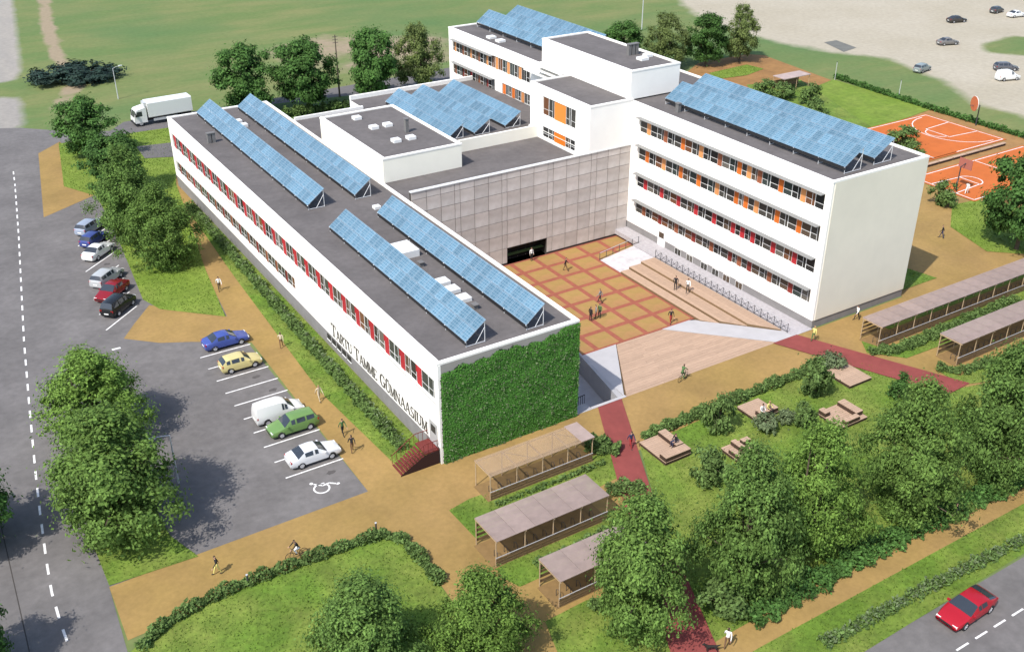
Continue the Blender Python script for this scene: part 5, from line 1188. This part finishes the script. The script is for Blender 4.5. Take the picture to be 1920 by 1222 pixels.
HUM = {p: human(p) for p in ('stand', 'walk', 'sit', 'ride')}
def person(label, pos, rz, pose, top, bottom, hair=HAIRD, z=.03, sc=1.0, group=None):
    me = HUM[pose].copy()
    for i, m in enumerate((SKIN, hair, top, bottom, SHOE)): me.materials[i] = m
    o = link('person', me, None, (pos[0], pos[1], z), (0, 0, rz)); o.scale = (sc,)*3
    return tag(o, label, 'person', group)
WH, BK, NV, YL, GR, RD, BG, GN, KH = cloth('white', (.72, .72, .70)), cloth('black', (.02, .02, .022)), cloth('navy', (.035, .04, .09)), cloth('yellow', (.62, .55, .18)), cloth('grey', (.22, .22, .23)), cloth('red', (.30, .03, .03)), cloth('beige', (.50, .42, .30)), cloth('green', (.07, .14, .05)), cloth('brown', (.13, .07, .04))
g = 'people walking on the paths'
person('walker in a white shirt and dark trousers on the path near the slanted bays', [(-5.30,40.57)][0], -1.7, 'walk', WH, BK, group=g)
person('person in a light shirt and brown trousers on the path by the hedge', [(-4.13,25.17)][0], 1.2, 'walk', BG, KH, group=g)
person('person in all beige walking on the path opposite the white van', [(-4.75,14.19)][0], -1.4, 'walk', BG, BG, HAIRB, group=g)
person('person in dark green on the path behind the silver white saloon', [(-5.15,8.10)][0], -1.4, 'walk', GN, BK, group=g)
person('person in black on the path opposite the silver white saloon', [(-5.49,5.38)][0], 1.4, 'walk', BK, KH, group=g)
person('person in a black top and pale yellow trousers on the front path', [(-19.72,-3.06)][0], PI, 'walk', BK, YL, group=g)
person('person in navy and red walking down the red path', [(14.59,-6.53)][0], -1.6, 'walk', NV, RD, group=g)
person('person in a yellow top at the corner of the right wing', [(41.17,-1.77)][0], .4, 'walk', YL, GN, HAIRB, group=g)
person('person in a white top stepping round the right wing gable', [(48.33,-1.00)][0], 2.9, 'walk', WH, BK, group=g)
person('person in black crossing the shadow behind the right wing', [(73.12,7.88)][0], 2.2, 'walk', BK, NV, group=g)
person('person in black on the lower path under the trees', [(29.68,-27.19)][0], 2.8, 'walk', BK, BK, group=g)
person('person in a white top and dark trousers walking a dog', [(6.20,-27.60)][0], .6, 'walk', WH, KH, group=g)
g = 'people in the courtyard'
person('person in white standing in the entrance doorway', (28.6, 30.4), -1.5, 'stand', WH, BK, z=CZ, group=g)
person('person in black on the court near the entrance', [(30.40,26.01)][0], -.6, 'walk', BK, KH, z=CZ + .01, group=g)
person('person in dark grey in the middle of the court', [(29.06,17.45)][0], 2.2, 'walk', GR, BK, z=CZ + .01, group=g)
person('leftmost of the three standing together on the court, all in black', [(25.77,14.67)][0], .2, 'stand', BK, BK, z=CZ + .01, group=g)
person('middle one of the three standing together, in grey', [(26.52,14.75)][0], 2.6, 'stand', GR, KH, z=CZ + .01, group=g)
person('rightmost of the three standing together, in green', [(26.99,14.73)][0], 3.4, 'stand', GN, BK, z=CZ + .01, group=g)
person('person in black near the lower corner of the court', [(32.58,9.84)][0], -2.0, 'walk', BK, RD, z=CZ + .01, group=g)
person('person in black standing on the timber terrace', [(37.30,14.78)][0], -2.4, 'stand', BK, BK, z=-.27, group=g)
person('person in a white shirt walking on the timber terrace', [(37.79,13.32)][0], -2.4, 'walk', WH, BK, z=-.1, group=g)
g = 'people sitting on the platforms'
person('person in white sitting on the garden platform', (27.1, -9.05), -1.6, 'sit', WH, GR, z=.33, group=g)
person('person in pale yellow sitting on the garden platform', (27.9, -9.05), -1.5, 'sit', YL, BK, HAIRB, z=.33, group=g)
person('person in black sitting on the corner bench platform', (17.75, -8.6), PI, 'sit', BK, NV, z=.33, group=g)
g = 'ball players'
person('ball player in white on the nearer orange court', (87.9, 15.5), .4, 'walk', WH, WH, group=g, z=.04)
person('ball player in dark clothes on the nearer orange court', (87.2, 16.8), -.6, 'walk', BK, BK, group=g, z=.04)

def bicycle(label, pos, rz, m):
    t = thing('bicycle', label, 'bicycle', (pos[0], pos[1], .03), rz)
    wm = MB().tube([(.33*math.cos(2*PI*k/16), 0, .33*math.sin(2*PI*k/16)) for k in range(17)], .022, 5); 
    for k in range(6): wm.tube([(0, 0, 0), (.32*math.cos(PI*k/3), 0, .32*math.sin(PI*k/3))], .006, 3)
    wm = wm.mesh('wheel', TYRE)
    for x in (.52, -.52): link('wheel', wm, t, (x, 0, .35))
    fr = MB()
    for a, b in (((-.52, 0, .35), (0, 0, .33)), ((-.52, 0, .35), (-.17, 0, .78)), ((0, 0, .33), (-.2, 0, .86)), ((0, 0, .33), (.36, 0, .74)), ((-.17, 0, .76), (.36, 0, .82)), ((.52, 0, .35), (.34, 0, .98))): fr.tube([a, b], .02, 5)
    part('frame', fr, m, t); part('handlebar', MB().tube([(.40, .28, 1.0), (.34, 0, .99), (.40, -.28, 1.0)], .016, 5), BLACKP, t); part('saddle', MB().box(-.33, -.08, -.07, .07, .86, .91), BLACKP, t)
for lb, p, rz, tp, bt, pl in (('rider in black with white shorts', [(-14.33,-4.47)][0], PI, BK, WH, 'black bicycle ridden along the hedge of the front lawn'), ('rider in dark green', [(25.38,-0.53)][0], .3, GN, GN, 'green bicycle ridden past the timber ramp')):
    bicycle(pl, p, rz, paint('bike_black', (.03, .03, .03)) if tp is BK else paint('bike_green', (.06, .14, .06)))
    person(lb + (' on the bicycle along the front hedge' if tp is BK else ' on the bicycle by the timber ramp'), (p[0] - .22*math.cos(rz), p[1] - .22*math.sin(rz)), rz, 'ride', tp, bt)

def dog(label, pos, rz, m):
    V = [(0, 0, .50), (.18, 0, .50), (.36, 0, .51), (.50, 0, .62), (.58, 0, .70), (.74, 0, .66), (-.22, 0, .51), (-.34, 0, .54), (-.55, 0, .66)]; E_ = [(0, 1), (1, 2), (2, 3), (3, 4), (4, 5), (0, 6), (6, 7), (7, 8)]; Rr = [(.10, .10), (.115, .11), (.12, .105), .07, .075, .035, .095, .06, .018]
    for s in (1, -1):
        k = len(V); V += [(.36, s*.08, .40), (.35, s*.085, .22), (.36, s*.085, .03), (.41, s*.085, .02)]; E_ += [(2, k), (k, k+1), (k+1, k+2), (k+2, k+3)]; Rr += [.05, .03, .026, .024]
        k = len(V); V += [(-.20, s*.085, .36), (-.33, s*.085, .20), (-.29, s*.085, .03), (-.24, s*.085, .02)]; E_ += [(6, k), (k, k+1), (k+1, k+2), (k+2, k+3)]; Rr += [.06, .03, .025, .024]
        k = len(V); V += [(.55, s*.06, .79)]; E_ += [(4, k)]; Rr += [.022]
    me = skin_mesh('dog', V, E_, Rr, 0); me.materials.append(m)
    tag(link('dog', me, None, (pos[0], pos[1], .03), (0, 0, rz)), label, 'dog')
dog('black dog on the end of the red path beside the person in white', [(5.15,-27.38)][0], 2.6, cloth('dog_coat', (.02, .017, .015)))
